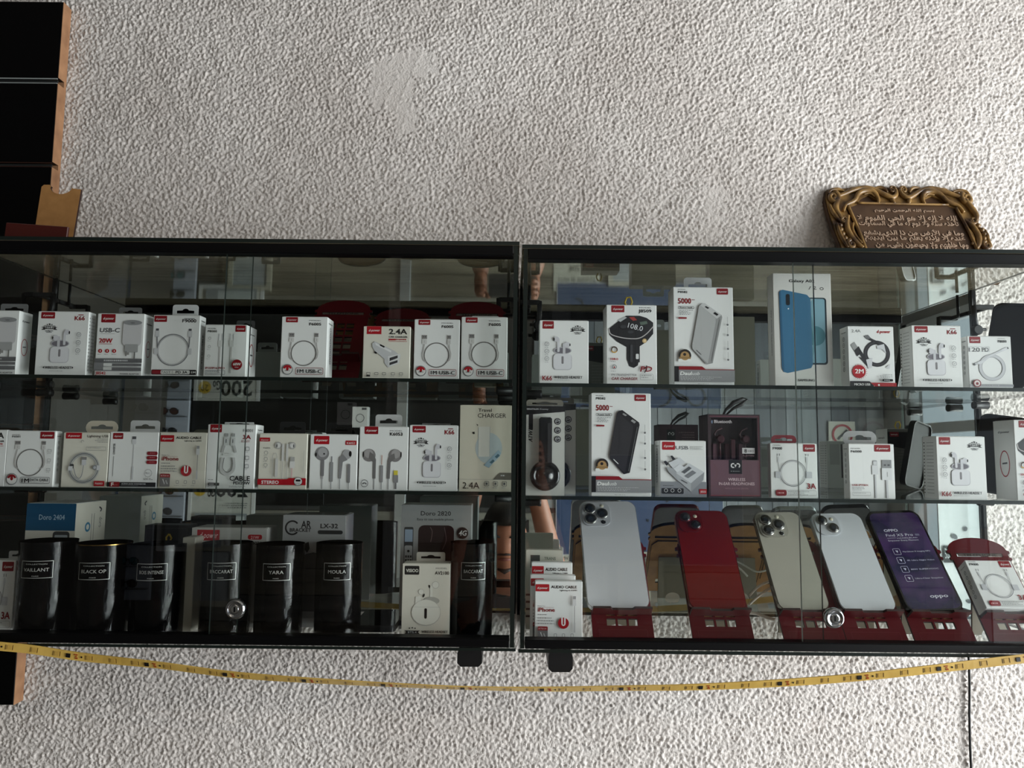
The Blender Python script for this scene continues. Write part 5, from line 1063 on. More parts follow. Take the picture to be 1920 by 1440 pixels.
# ------------------------------------------------------------------ phone stands
REDP = mat('dark_red_painted_wood', (84, 7, 17), .45, spec=.25); TAN = noisecol('plain_tan_fibreboard', (176, 128, 74), (158, 112, 62), 60, .6); EDGE = mat('charred_wood_edge', (44, 20, 16), .6)
LEAN = math.radians(38)
def stand(x, Y, zf, label, yaw=0.0, group='telephone box shaped phone stands', lean=LEAN, k=1.0, backed=True):
    t = empty('phone_stand', (x, Y, zf), yaw); tag(t, label, 'stand', group)
    T = Matrix.Rotation(-lean, 4, 'X')     # local x,z plane tips away from the viewer
    L = .150 * k; w = .0375 * k
    out = [(-w, 0), (w, 0), (w, .116 * k), (w + .003, .1165 * k), (w + .003, .120 * k), (w + .0005, .1205 * k), (w + .0005, .126 * k), (w + .004, .1265 * k), (w + .004, .130 * k)]
    for i in range(13):
        a = math.pi * i / 12; out.append((math.cos(a) * (w + .001), .131 * k + math.sin(a) * .019 * k))
    out += [(-w - .004, .130 * k), (-w - .004, .1265 * k), (-w - .0005, .126 * k), (-w - .0005, .1205 * k), (-w - .003, .120 * k), (-w - .003, .1165 * k), (-w, .116 * k)]
    holes = []
    for r_ in range(7):
        for c in (-1, 0, 1):
            z0 = (.0195 + r_ * .0126) * k
            if z0 + .009 > .112 * k: continue
            holes.append([(c * .0135 * k - .0055 * k, z0), (c * .0135 * k + .0055 * k, z0), (c * .0135 * k + .0055 * k, z0 + .0092 * k), (c * .0135 * k - .0055 * k, z0 + .0092 * k)])
    holes.append([(-w + .007, .121 * k), (w - .007, .121 * k), (w - .007, .1262 * k), (-w + .007, .1262 * k)])
    b = MB(T @ Matrix.Translation((0, 0, .0004))); b.plate(out, holes, -.003, 0, REDP, back=TAN, side=EDGE); b.build('booth_board', t)
    if backed: b = MB(T); b.plate([(-w + .003, .034 * k), (w - .003, .034 * k), (w - .003, .108 * k), (w - .012, .117 * k), (-w + .012, .117 * k), (-w + .003, .108 * k)], [], .0002, .003, TAN, side=EDGE); b.build('backing_board', t) 
    q = Print(2 * w, L, T, start=.0031); q.W = 2 * w; q.H = L; q.y = -.0031
    q.rect(.11, 1 - .1255 / .150, .89, 1 - .1217 / .150, (96, 84, 78)); q.text('TELEPHONE', .5, 1 - .1222 / .150, .020, (34, 26, 24), w=.60, al='c', bold=.03)
    for u0, u1 in ((.10, .9),): q.frame(u0, 1 - .015 / .150, u1, 1 - .004 / .150, (90, 8, 18), .010, .0)
    q.done('painted_details', t)
    b = MB(T); b.plate([(-w + .001, -.020), (-w * .4, -.020), (-w * .33, -.016), (w * .33, -.016), (w * .4, -.020), (w - .001, -.020), (w - .001, -.003), (-w + .001, -.003)], [], 0, .003, REDP, side=EDGE)
    b.v = [tuple(T @ Matrix.Translation((0, 0, .034 * k)) @ Vector((vx, vz, vy))) for vx, vy, vz in [tuple(T.inverted() @ Vector(v)) for v in b.v]]
    b.f = [f[::-1] for f in b.f]; b.build('ledge', t)
    # rear leg reaching the shelf
    s0 = .085 * k; p0 = T @ Vector((0, .003, s0)); foot = Vector((0, p0.y + .006, 0)); b = MB()
    hx = .024 * k; arc = [(hx, 0)] + [(.012 * math.cos(math.radians(a)), .009 * math.sin(math.radians(a))) for a in range(0, 181, 20)] + [(-hx, 0)]
    zt = p0.z - .001
    b.T = Matrix.Translation((0, p0.y + .0035, 0)); b.plate([(-hx, 0)] + arc[::-1][1:-1] + [(hx, 0), (hx * .9, zt), (-hx * .9, zt)], [], 0, .003, mat('greyed_board', (128, 120, 104), .5), side=EDGE); b.build('rear_leg', t)
    return t, T
def stand_px(xpx, ypx, Y, zf, label, **k):
    p = P(xpx, ypx, Y); return stand(p.x, Y, zf, label, **k)

LENS = mat('camera_lens_glass', (8, 9, 12), .05, coat=1); LRING = mat('polished_lens_ring', (170, 168, 164), .18, metal=.9)
def phone(st, T, w, h, col, kind, label, x=0.0, roll=0.0, scol=None, name='mobile_phone'):
    loc = st.location; Tw = Matrix.Translation(loc) @ Matrix.Rotation(st.rotation_euler.z, 4, 'Z') @ T @ Matrix.Translation((x, -.0115, .0372 + w / 2 * abs(math.sin(roll)))) @ Matrix.Rotation(roll, 4, 'Y')
    body = mat('phone_back_' + name + kind + str(col[0]), col, .30, spec=.35, coat=(.25 if col[0] > 150 else 0)); rim = mat('phone_rim_' + str((scol or col)[0]), scol or col, .18, metal=.75)
    SCR = mat('black_screen', (8, 8, 10), .05, coat=1)
    b = MB()
    o = rr(-w / 2, 0, w / 2, h, .0125, 7); i1 = rr(-w / 2 + .0009, .0009, w / 2 - .0009, h - .0009, .0117, 7)
    b.plate(o, [], .0006, .0076, rim, side=rim); b.plate(i1, [], 0, .0006, body if kind != 'screen' else SCR, side=rim); b.plate(i1, [], .0076, .0082, SCR if kind != 'screen' else mat('soft_grey_phone_back', (66, 66, 68), .35), side=rim)
    ob = b.build(name, None); ob.matrix_world = Tw; tag(ob, label, 'phone', 'phones on the red stands')
    if kind in ('pro', 'two', 'two_red'):
        isl = MB(); s = .0375 if kind == 'pro' else .032; x0 = -w / 2 + .0035; z1 = h - .0035
        isl.plate(rr(x0, z1 - s, x0 + s, z1, .0105, 6), [], -.0016, 0, mat('island_' + str(col[0]), tuple(int(c * .94) for c in col), .12, coat=.5)); isl.build('camera_island', ob)
        cs = [(.0105, .0105), (.0105, .0268), (.0265, .0185)] if kind == 'pro' else [(.0100, .0095), (.0220, .0215)]
        R_ = .0078 if kind == 'pro' else .0070
        for cx, cz in cs:
            l = MB(); cc = (x0 + cx, -.0016, z1 - cz); l.lathe([(R_ * 1.06, 0), (R_ * 1.06, -.0016), (R_ * .95, -.0022), (R_ * .88, -.0020)], LRING if kind != 'two_red' else mat('red_ring', (90, 10, 16), .2, metal=.6), 28, cc, 'Y'); l.lathe([(R_ * .9, -.0017), (R_ * .88, -.0021), (.0003, -.0021)], LENS, 28, cc, 'Y'); l.lathe([(R_ * .42, -.0022), (.0003, -.0023)], mat('lens_core', (34, 38, 44), .1), 20, cc, 'Y'); l.build('lens', ob)
        l = MB(); f = (.0275, .0058) if kind == 'pro' else (.0235, .0075); l.lathe([(.0026, -.0017), (.0024, -.0021), (.0002, -.0021)], mat('flash', (206, 200, 180), .2), 16, (x0 + f[0], 0, z1 - f[1]), 'Y'); l.build('flash', ob)
        if kind == 'pro': l = MB(); l.lathe([(.0032, -.0017), (.003, -.0021), (.0002, -.0021)], LENS, 16, (x0 + .0275, 0, z1 - .0315), 'Y'); l.build('sensor', ob)
    return ob
G = RF
def ppx(x, y=1200, Y=.935): return P(x, y, Y).x
s_, T_ = stand(ppx(1169), .932, G, 'red stand under the silver three-lens phone'); phone(s_, T_, .0776, .1600, (196, 196, 200), 'pro', 'silver three-lens phone leaning nearest the gap', x=-.0035, roll=math.radians(-1.0), scol=(220, 220, 224))
s_, T_ = stand(ppx(1356), .932, G, 'red stand under the red phone'); phone(s_, T_, .0715, .1470, (104, 8, 10), 'two_red', 'red two-lens phone on the second stand', x=-.001)
s_, T_ = stand(ppx(1527), .932, G, 'red stand under the grey three-lens phone behind the pane edge'); phone(s_, T_, .0640, .1450, (168, 164, 152), 'pro', 'warm grey three-lens phone behind the sliding pane edge', x=-.005, roll=math.radians(-1.5), scol=(120, 116, 106))
s_, T_ = stand(ppx(1644), .932, G, 'red stand under the white phone right of the chrome lock'); phone(s_, T_, .0700, .1440, (205, 208, 212), 'two', 'white two-lens phone right of the round chrome lock', x=-.001, roll=math.radians(-1.5), scol=(200, 204, 208))
s_, T_ = stand(ppx(1772), .932, G, 'red stand under the phone with a purple demo screen')
ph = phone(s_, T_, .0730, .1480, (40, 36, 64), 'screen', 'phone facing out with a purple demo screen', x=-.001, roll=math.radians(-3), scol=(30, 30, 34))
def oppo(ph, w=.0730, h=.1480):
    q = Print(w, h); m1 = noisecol('violet_screen', (34, 30, 66), (92, 60, 112), 16, .10, (1, 1, 1.4), coat=1, lo=.42, hi=.75)
    q.mb.flat(rr(-w / 2 + .003, .003, w / 2 - .003, h - .004, .009, 6), q.n(), m1)
    C = (206, 204, 218)
    q.text('OPPO', .20, .225, .026, C, w=.26, bold=.02); q.text('Find X5 Pro', .20, .275, .026, C, w=.50); q.rect(.74, .255, .82, .275, (110, 106, 130), .01); q.line([(.20, .292), (.36, .292)], .004, C); q.text('HASSELBLAD', .38, .300, .010, C, w=.38); q.text('Empower Every Moment', .20, .325, .014, C, w=.56)
    for i, s in enumerate(('MariSilicon X Imaging NPU', '4K Ultra Night Video', '80W SUPERVOOC', 'Ultra-Clear Snapshot')):
        v = .40 + i * .088; q.frame(.20, v, .33, v + .062, C, .006, .02); q.poly([(.24, v + .018), (.29, v + .022), (.27, v + .044)], C); q.text(s, .37, v + .040, .013, C, w=.50)
    q.text('oppo', .48, .88, .030, C, w=.32, bold=.03); q.disc(.20, .10, .012, BLACK)
    q.done('lit_demo_print', ph)
oppo(ph)
s_, T_ = stand(ppx(1912), .932, G, 'red stand holding a small white cable box at the right edge')
def stand_box():
    xl, xr = 1834, 1925; W, H, d = .059, .066, .020; b = MB(); b.box(-W / 2, -d, 0, W / 2, 0, H, CARD, ch=.0006)
    o = b.build('cable_box'); o.matrix_world = Matrix.Translation(s_.location) @ T_ @ Matrix.Translation((-.008, -.0034, .0380))
    tag(o, 'small white coiled cable box leaning on the rightmost red stand', 'box')
    q = Print(W, H, Matrix.Translation((0, -d, 0))); f9000b(q); q.done('printed_front', o)
    q = Print(d, H, Matrix.Translation((-W / 2, -d / 2, 0)) @ Matrix.Rotation(-math.pi / 2, 4, 'Z')); side_icons(q); q.done('printed_side', o)
stand_box()
# three empty stands on the upper left shelf
for (xp, lb) in ((640, 'empty red stand right of the lone USB-C cable box'), (750, 'empty red stand behind the 2.4A car charger box'), (893, 'empty red stand behind the two right-hand USB-C cable boxes')):
    YY = .990; stand(P(xp, 640, YY + .05).x, YY - .006, L1, lb, group='empty stands on the upper left shelf', lean=math.radians(32) if xp != 750 else math.radians(38), k=.98, backed=False)

# audio cable boxes stacked one behind another at the left end of the floor
GA = 'audio cable boxes one behind another by the gap'
carton('audio_cable_box', 'front audio cable box of the row beside the silver phone', 1003, 1092, 1090, RF, .932, .012, audio_cable, group=GA, ymid=1140)
carton('audio_cable_box', 'second audio cable box of the row, peeking above the front one', 994, 1079, 1079, RF, .950, .012, audio_cable, group=GA, ymid=1140)
carton('audio_cable_box', 'third audio cable box of the row, its header in shade', 996, 1073, 1055, RF, .972, .012, lambda p: audio_cable(p), group=GA, ymid=1140)
carton('charger_box', 'cream box marked TRANS at the back of the audio cable row', 986, 1054, 1032, RF, .995, .014, trans_box, group=GA, card=CARDG, ymid=1110)
# white cables between the stands
b = MB(); CW = mat('white_cable', (206, 200, 190), .35)
def cab(pts, r=.0016):
    q = [P(x, y, Y) for x, y, Y in pts]; out = []
    Q = [q[0]] + q + [q[-1]]
    for i in range(1, len(Q) - 2):
        for j in range(6):
            k = j / 6; out.append(0.5 * (2 * Q[i] + (Q[i + 1] - Q[i - 1]) * k + (2 * Q[i - 1] - 5 * Q[i] + 4 * Q[i + 1] - Q[i + 2]) * k * k + (3 * Q[i] - Q[i - 1] - 3 * Q[i + 1] + Q[i + 2]) * k ** 3))
    out.append(q[-1]); b.tube(out, r, CW, 8)
cab([(1404, 1118, 1.0), (1422, 1100, 1.0), (1446, 1090, 1.01), (1470, 1094, 1.01), (1500, 1110, 1.02), (1540, 1100, 1.02), (1558, 1112, 1.02), (1552, 1122, 1.02)])
cab([(1404, 1134, .99), (1430, 1112, 1.0), (1456, 1100, 1.0), (1480, 1112, 1.0), (1498, 1130, 1.0)])
cab([(1398, 1148, .99), (1420, 1151, .99), (1438, 1158, .985), (1454, 1162, .98)], .0022)
tag(b.build('charging_cable'), 'white charging cable coiled between the red and grey phones', 'cable')

# dark slabs leaning at the far right
def slab(pts, Y0_, Y1_, zf, label, name='phone_case'):
    "rounded slab leaning back, drawn as a quadrilateral of picture points"
    w, h = pts['w'], pts['h']; t = MB(); D = mat('dark_smoke_plastic', (40, 40, 42), .5, spec=.2); D2 = mat('dark_case_rim', (22, 22, 23), .3)
    t.plate(rr(-w / 2, 0, w / 2, h, .011, 6), [rr(-w / 2 + .0022, .0022, w / 2 - .0022, h - .0022, .009, 6)], 0, .009, D2); t.plate(rr(-w / 2 + .002, .002, w / 2 - .002, h - .002, .009, 6), [], .003, .0075, D)
    o = t.build(name); o.matrix_world = Matrix.Translation(pts['loc']) @ Matrix.Rotation(pts['roll'], 4, 'Y') @ Matrix.Rotation(pts['yaw'], 4, 'Z'); tag(o, label, 'phone case', 'dark phone cases at the right end'); return o
slab(dict(w=.050, h=.116, roll=math.radians(12), loc=(.641, .972, R1 + .0043), yaw=math.radians(-40)), 0, 0, R1, 'dark phone case leaning at the right end of the upper shelf')
slab(dict(w=.058, h=.106, roll=math.radians(12), loc=(.640, 1.000, R2 + .0048), yaw=math.radians(-35)), 0, 0, R2, 'dark phone case leaning behind the right-edge transmitter box')

# ------------------------------------------------------------------ outside the cabinets
# LED strip hanging under the cabinets
def led_strip():
    pts = [(-240, 1186, .880, 15), (-150, 1197, .882, 15), (-60, 1206, .884, 16), (0, 1212, .886, 15), (60, 1218, .888, 15), (160, 1233, .89, 14), (300, 1248, .89, 11), (440, 1266, .89, 10), (590, 1277, .89, 8), (735, 1285, .89, 6), (880, 1291, .89, 5), (1020, 1293, .89, 7), (1170, 1291, .89, 8), (1300, 1289, .89, 10), (1450, 1282, .89, 12), (1600, 1271, .888, 13), (1740, 1256, .886, 14), (1850, 1243, .885, 15), (1930, 1234, .884, 15), (2000, 1226, .884, 15), (2070, 1217, .882, 15), (2160, 1204, .88, 15)]
    Q = []
    for i in range(len(pts) - 1):
        p0 = pts[max(i - 1, 0)]; p1 = pts[i]; p2 = pts[i + 1]; p3 = pts[min(i + 2, len(pts) - 1)]
        for j in range(8):
            k = j / 8; Q.append([0.5 * (2 * p1[a] + (p2[a] - p0[a]) * k + (2 * p0[a] - 5 * p1[a] + 4 * p2[a] - p3[a]) * k * k + (3 * p1[a] - p0[a] - 3 * p2[a] + p3[a]) * k ** 3) for a in range(4)])
    Q.append(list(pts[-1])); full = .0100
    c = [P(q[0], q[1], q[2]) for q in Q]; n = len(c)
    b = MB(); YE = noisecol('yellow_strip_silicone', (214, 178, 92), (186, 150, 70), 30, .35, coat=.3); V = []; tl = []
    frames = []
    for i in range(n):
        d = (c[min(i + 1, n - 1)] - c[max(i - 1, 0)]).normalized(); hv = Q[i][3] * .89 / F; s = min(1, hv / full); ang = math.acos(min(1, s)) - math.radians(16)
        up = (Vector((0, 0, 1)) - d * d.z).normalized(); nb = up.cross(d).normalized()
        if nb.y > 0: nb = -nb
        w = up * math.cos(ang) + nb * math.sin(ang); nn = (nb * math.cos(ang) - up * math.sin(ang)).normalized()
        frames.append((c[i], d, w, nn))
        for a, e in ((-.5, 0), (.5, 0), (.5, 1), (-.5, 1)): V.append(c[i] + w * full * a - nn * .0012 * e)
    fs = []
    for i in range(n - 1):
        for j in range(4): fs.append((i * 4 + j, (i + 1) * 4 + j, (i + 1) * 4 + (j + 1) % 4, i * 4 + (j + 1) % 4))
    b.add(V, fs, YE)
    o = b.build('led_strip'); tag(o, 'yellow LED strip drooping across the wall below both cabinets', 'light strip')
    # length along the strip
    acc = [0]
    for i in range(1, n): acc.append(acc[-1] + (c[i] - c[i - 1]).length)
    def at(s):
        for i in range(1, n):
            if acc[i] >= s:
                k = (s - acc[i - 1]) / (acc[i] - acc[i - 1]); A, B = frames[i - 1], frames[i]
                return A[0].lerp(B[0], k), A[1].lerp(B[1], k).normalized(), A[2].lerp(B[2], k).normalized(), A[3].lerp(B[3], k).normalized()
        return frames[-1]
    def chip(q, s, off, ls, ws, h, m):
        p, d, w, nn = at(s); p = p + w * off; v = []
        for k in (0, h):
            for a, e in ((-1, -1), (1, -1), (1, 1), (-1, 1)): v.append(p + d * ls * a / 2 + w * ws * e / 2 + nn * (k + .0001))
        q.add(v, [(4, 5, 6, 7), (0, 1, 5, 4), (1, 2, 6, 5), (2, 3, 7, 6), (3, 0, 4, 7)], m)
    s = .040; BKc = mat('black_chip', (16, 12, 12), .4); OR = mat('copper_pad', (150, 62, 24), .35); LN = mat('strip_mark', (110, 84, 34), .5); LD = mat('led_lens', (184, 148, 72), .3)
    while s < acc[-1] - .03:
        q = MB(); chip(q, s, 0, .0048, .0046, .0009, BKc); q.build('chip', o)
        q = MB(); chip(q, s + .0085, .002, .004, .0012, .0004, OR); chip(q, s + .0095, -.002, .003, .0016, .0004, OR); chip(q, s + .009, 0, .002, .0010, .0004, OR); q.build('copper_pad', o)
        q = MB(); chip(q, s + .0155, 0, .0014, .0018, .0006, BKc); q.build('resistor', o)
        for a in (.024, .052, .078):
            q = MB(); chip(q, s + a, 0, .0050, .0050, .0003, LD); q.build('led', o)
            q = MB(); chip(q, s + a - .004, 0, .0005, .0055, .0003, LN); chip(q, s + a + .004, 0, .0005, .0055, .0003, LN); q.build('printed_mark', o)
        s += .0915
led_strip()
# black cable down the wall
b = MB(); q = [P(1815, 1226, WY - .006), P(1817, 1240, WY - .005), P(1818, 1290, WY - .0045), P(1817.5, 1340, WY - .0045), P(1819, 1400, WY - .0045), P(1822, 1480, WY - .0045)]
q[-1] = Vector((q[-1].x, WY - .0045, .95)); b.tube(q, .0017, BLKP, 8); tag(b.build('power_cable'), 'thin black cable hanging down the stucco at the right', 'cable')

# slatwall panel at the left
def slatwall():
    t = empty('slatwall_panel', (-.9, WY - .02, 1.0)); tag(t, 'black slatwall panel with raw brown edge on the left wall', 'panel')
    T = Matrix.Translation(-t.location); yf = 1.094; yb = WY - .002
    BKL = mat('black_gloss_laminate', (4, 4, 5), .35, spec=.15); MD = noisecol('raw_fibreboard_edge', (172, 128, 92), (140, 100, 70), 40, .7)
    xr = (P(120, 60, yf).x + P(94, 330, yf).x + P(24, 1280, yf).x) / 3
    zt = P(60, 3, yf).z; zb = P(12, 1322, yf).z
    slots = [(P(60, 145, yf).z, P(60, 156, yf).z), (P(60, 303, yf).z, P(60, 313, yf).z)]
    step = slots[0][1] - slots[1][1]; k = 2
    while slots[-1][1] - step > zb + .03: slots.append((slots[-1][0] - step, slots[-1][1] - step))
    z = zt; 
    for i, (a, c) in enumerate(slots + [(zb, zb)]):
        b = MB(T); b.box(-1.25, yf, a, xr, yb - .006, z, BKL, ch=.0006); b.box(xr, yf + .0002, a, xr + .0006, yb - .006, z, MD); b.build('slat', t); z = c
    b = MB(T); b.box(-1.25, yb - .0058, zb, xr, yb, zt, MD); b.build('core_board', t)
    for i, (a, c) in enumerate(slots):
        b = MB(T); m = mat('aluminium_slot_rail', (176, 184, 182), .35, metal=.3) if i == 0 else mat('brown_slot_rail', (52, 28, 20), .4)
        b.box(-1.25, yf + .001, c + .0004, xr - .002, yf + .003, a - .0004 if False else c + .0016, m); b.box(-1.25, yf + .001, a - .0016, xr - .002, yf + .003, a - .0004, m); b.box(-1.25, yf + .006, c + .0016, xr - .004, yf + .008, a - .0016, mat('slot_groove', (40, 42, 42) if i == 0 else (30, 14, 12), .4)); b.build('slot_rail', t)
slatwall()
# tan notched holder on a red-brown board standing on the left cabinet
def holder():
    Y = 1.00; zt = LZ['top']
    t = empty('phone_stand', (P(98, 436, Y).x - .005, Y, zt)); tag(t, 'tan notched wooden stand lying on top of the left cabinet', 'stand')
    b = MB(); w0 = P(150, 436, .98).x - t.location.x; x0 = P(36, 436, .98).x - t.location.x
    hb_ = P(98, 420, .95).z - zt; b.T = Matrix.Rotation(math.radians(3.5), 4, 'Y'); b.box(x0, -.050, .001, w0, -.046, hb_, mat('red_brown_board', (74, 20, 14), .4, coat=.2), ch=.0008); b.T = Matrix.Identity(4); b.box(x0 + .004, -.046, 0, w0 - .004, .02, .004, mat('red_brown_board', (74, 20, 14), .4), ch=.0008); b.build('base_board', t)
    xa, xb = P(61, 428, Y).x - t.location.x, P(134, 432, Y).x - t.location.x; H = P(75, 340, Y).z - zt; hb = P(130, 349, Y).z - zt
    xm = (xa + xb) / 2 + .002; r = .0155; pts = [(xa, .0047), (xb, .0047), (xb + .003, hb), (xb - .008, hb + .001)]
    pts += [(xm + r * math.cos(math.radians(a)), (H + hb) / 2 + .001 + r * math.sin(math.radians(a)) * .75) for a in range(-10, -171, -16)]
    pts += [(xa + .015, H - .003), (xa + .012, H), (xa + .004, H), (xa + .001, H - .003)]
    b = MB(Matrix.Rotation(math.radians(-6), 4, 'X')); b.plate(pts, [], 0, .0035, TAN, side=EDGE); b.build('notched_plate', t)
holder()

# ------------------------------------------------------------------ carved plaque on the right cabinet
AR = {}
_forms = dict(zip('ابتثجحخدذرزسشصضطظعغفقكلمنهوي', [0xFE8D, 0xFE8F, 0xFE95, 0xFE99, 0xFE9D, 0xFEA1, 0xFEA5, 0xFEA9, 0xFEAB, 0xFEAD, 0xFEAF, 0xFEB1, 0xFEB5, 0xFEB9, 0xFEBD, 0xFEC1, 0xFEC5, 0xFEC9, 0xFECD, 0xFED1, 0xFED5, 0xFED9, 0xFEDD, 0xFEE1, 0xFEE5, 0xFEE9, 0xFEED, 0xFEF1]))
_forms.update({'ى': 0xFEEF, 'ة': 0xFE93, 'أ': 0xFE83, 'إ': 0xFE87, 'ء': 0xFE80, 'ئ': 0xFE89, 'ؤ': 0xFE85, 'آ': 0xFE81})
NOJ = set('اأإآدذرزوؤىةء')
def shape_ar(s):
    out = []
    for w in s.split(' '):
        r = []; i = 0
        while i < len(w):
            ch = w[i]; prev = i > 0 and w[i - 1] not in NOJ; nxt = i < len(w) - 1 and w[i + 1] != 'ء'
            if ch == 'ل' and i < len(w) - 1 and w[i + 1] in 'اأإآ':
                base = {'ا': 0xFEFB, 'أ': 0xFEF7, 'إ': 0xFEF9, 'آ': 0xFEF5}[w[i + 1]]; r.append(chr(base + (1 if prev else 0))); i += 2
                continue
            b = _forms[ch]
            if ch == 'ء': r.append(chr(b))
            elif ch in NOJ: r.append(chr(b + (1 if prev else 0)))
            else: r.append(chr(b + (3 if prev and nxt else 2 if nxt else 1 if prev else 0)))
            i += 1
        out.append(''.join(r)[::-1])
    return ' '.join(out[::-1])
def plaque():
    Y = 1.078; zt = RZ['top']
    GOLD = noisecol('aged_gilt_resin', (158, 122, 68), (58, 36, 20), 42, .36, bump=.5, lo=.38, hi=.68); GD = noisecol('dark_gilt_ground', (92, 62, 34), (40, 24, 14), 40, .5, bump=.5); FIELD = noisecol('brown_bronze_field', (88, 64, 44), (64, 44, 30), 24, .42); LET = mat('pale_bronze_lettering', (176, 150, 128), .32)
    lean = math.radians(20)
    cx = P(1712, 466, Y).x; t = empty('calligraphy_plaque', (cx, Y - .022, zt), 0); tag(t, 'ornate gilt carved plaque of Arabic calligraphy leaning on the right cabinet', 'plaque')
    # work in picture-like millimetres: u right, v up from the cabinet top
    k = Y / F
    def U(px): return (px - 1712) * k
    yb0 = Y - .022; tl = math.tan(lean)
    def V(py):
        d = _f * F - _u * (py - 720.0) + _r * 752.0     # ray through the plaque's column
        # plane: y = yb0 + (z - zt) * tan(lean)
        s_ = (yb0 + (CZ - zt) * tl) / (d.y - d.z * tl); zz = CZ + d.z * s_
        return (zz - zt) / math.cos(lean)
    out = [(1578, 540), (1572, 455), (1566, 425), (1563, 395), (1562, 372), (1566, 358), (1576, 353), (1600, 353), (1625, 350), (1660, 350), (1700, 350), (1755, 350), (1790, 353), (1815, 356), (1833, 358), (1841, 366), (1845, 380), (1852, 397), (1855, 410), (1853, 418), (1860, 430), (1861, 445), (1860, 453), (1864, 466), (1862, 540)]
    inn = [(1622, 505), (1604, 388), (1624, 382), (1700, 383), (1800, 383), (1818, 390), (1834, 505)]
    T = Matrix.Rotation(-lean, 4, 'X') @ Matrix.Translation((0, 0, 0))
    def nb(): return MB(T)
    o = [(U(a), max(V(c), 0.0005)) for a, c in out]; i_ = [(U(a), max(V(c), .004)) for a, c in inn]
    b = nb(); b.plate(o, [], .004, .012, GD); b.build('back_plate', t)
    b = nb(); b.plate(i_, [], .0015, .004, FIELD); b.build('calligraphy_field', t)
    def tubeuv(name, pts, r, m=GOLD, y=-.001, n=5, closed=False, flat=.75):
        q = [Vector((U(a), y, max(V(c), .002))) for a, c in pts]; outp = []; rr_ = []
        R_ = r if isinstance(r, (list, tuple)) else [r] * len(q)
        Q = [q[0]] + q + [q[-1]]; RR = [R_[0]] + list(R_) + [R_[-1]]
        for i in range(1, len(Q) - 2):
            for j in range(n):
                kk = j / n; outp.append(0.5 * (2 * Q[i] + (Q[i + 1] - Q[i - 1]) * kk + (2 * Q[i - 1] - 5 * Q[i] + 4 * Q[i + 1] - Q[i + 2]) * kk * kk + (3 * Q[i] - Q[i - 1] - 3 * Q[i + 1] + Q[i + 2]) * kk ** 3)); rr_.append(RR[i] * (1 - kk) + RR[i + 1] * kk)
        outp.append(q[-1]); rr_.append(R_[-1]); rr_ = [x_ * 1.35 for x_ in rr_]; b = nb(); b.tube(outp, rr_, m, 10); return b.build(name, t)
    def spiral(name, px, py, r0, turns, dirn=1, a0=0, r=.0016):
        pts = []; N = int(turns * 10)
        for i in range(N + 1):
            a = math.radians(a0) + dirn * 2 * math.pi * turns * i / N; rad = r0 * (1 - .85 * i / N); pts.append((px + rad * math.cos(a), py - rad * math.sin(a)))
        return tubeuv(name, pts, [r * (1 - .4 * i / N) for i in range(N + 1)], n=2)
    # moulded body between the outline and the field
    b = nb(); b.plate([(a * .985, max(c - .0012, .0006)) for a, c in o], [[(U(a_), max(V(c_), .0045)) for a_, c_ in ((1619, 500), (1608, 440), (1600, 392), (1622, 384), (1634, 372), (1650, 366), (1662, 374), (1672, 382), (1700, 382), (1722, 382), (1752, 382), (1760, 372), (1776, 366), (1790, 372), (1804, 386), (1822, 394), (1830, 440), (1837, 500))]], .0012, .004, GOLD); b.build('frame_moulding', t)
    # straight inner fillets
    tubeuv('inner_fillet', [(1603, 388), (1612, 430), (1619, 474)], .0018); tubeuv('inner_fillet', [(1815, 390), (1825, 430), (1832, 474)], .0018); tubeuv('inner_fillet', [(1622, 382), (1700, 383), (1802, 384)], .0012)
    # crest arches, one each side
    for s in (0, 1):
        m = (lambda x: x) if s == 0 else (lambda x: 3420 - x)
        tubeuv('arch_scroll', [(m(1592), 398), (m(1600), 386), (m(1618), 378), (m(1628), 366), (m(1640), 360), (m(1655), 360), (m(1663), 366), (m(1666), 376), (m(1664), 383)], [.0016, .002, .0026, .003, .0034, .0034, .003, .002, .0014])
        tubeuv('outer_wave', [(m(1582), 372), (m(1600), 366), (m(1622), 358), (m(1645), 354), (m(1664), 358), (m(1680), 366), (m(1694), 372), (m(1704), 366), (m(1706), 357)], [.002, .0024, .003, .003, .0028, .003, .003, .0024, .0016])
        spiral('crest_curl', m(1699), 357, 6.5, 1.4, 1 if s == 0 else -1, 0 if s == 0 else 180, .0017)
        tubeuv('leaf_tip', [(m(1664), 354), (m(1676), 353), (m(1684), 356), (m(1688), 362)], [.001, .0022, .0022, .001])
        tubeuv('pendant', [(m(1692), 372), (m(1694), 378), (m(1696), 383)], [.002, .0026, .0016])
        spiral('corner_scroll', m(1578), 372, 11, 1.5, -1 if s == 0 else 1, 60 if s == 0 else 120, .0030)
        tubeuv('side_leaf', [(m(1584), 378), (m(1578), 392), (m(1580), 404), (m(1586), 414)] if s == 0 else [(1838, 376), (1846, 392), (1850, 404), (1846, 414)], [.003, .0034, .003, .002])
        tubeuv('corner_leaf', [(m(1570), 366), (m(1576), 359), (m(1590), 357), (m(1602), 360)], [.001, .002, .002, .001]); tubeuv('corner_leaf', [(m(1568), 386), (m(1570), 398), (m(1575), 408), (m(1582), 418)] if s == 0 else [(1846, 384), (1850, 396), (1851, 406), (1848, 416)], [.001, .0022, .0022, .001])
        tubeuv('rim_leaf', [(m(1606), 362), (m(1616), 356), (m(1630), 355), (m(1640), 357)], [.0008, .0018, .0018, .0008]); tubeuv('side_leaf_tip', [(1574, 420), (1575, 436), (1579, 452), (1585, 466)] if s == 0 else [(1858, 430), (1859, 440), (1858, 450), (1860, 462)], [.001, .0020, .0020, .0014])
        tubeuv('rim_leaf', [(m(1640), 366), (m(1652), 364), (m(1660), 370)], [.0006, .0014, .0006])
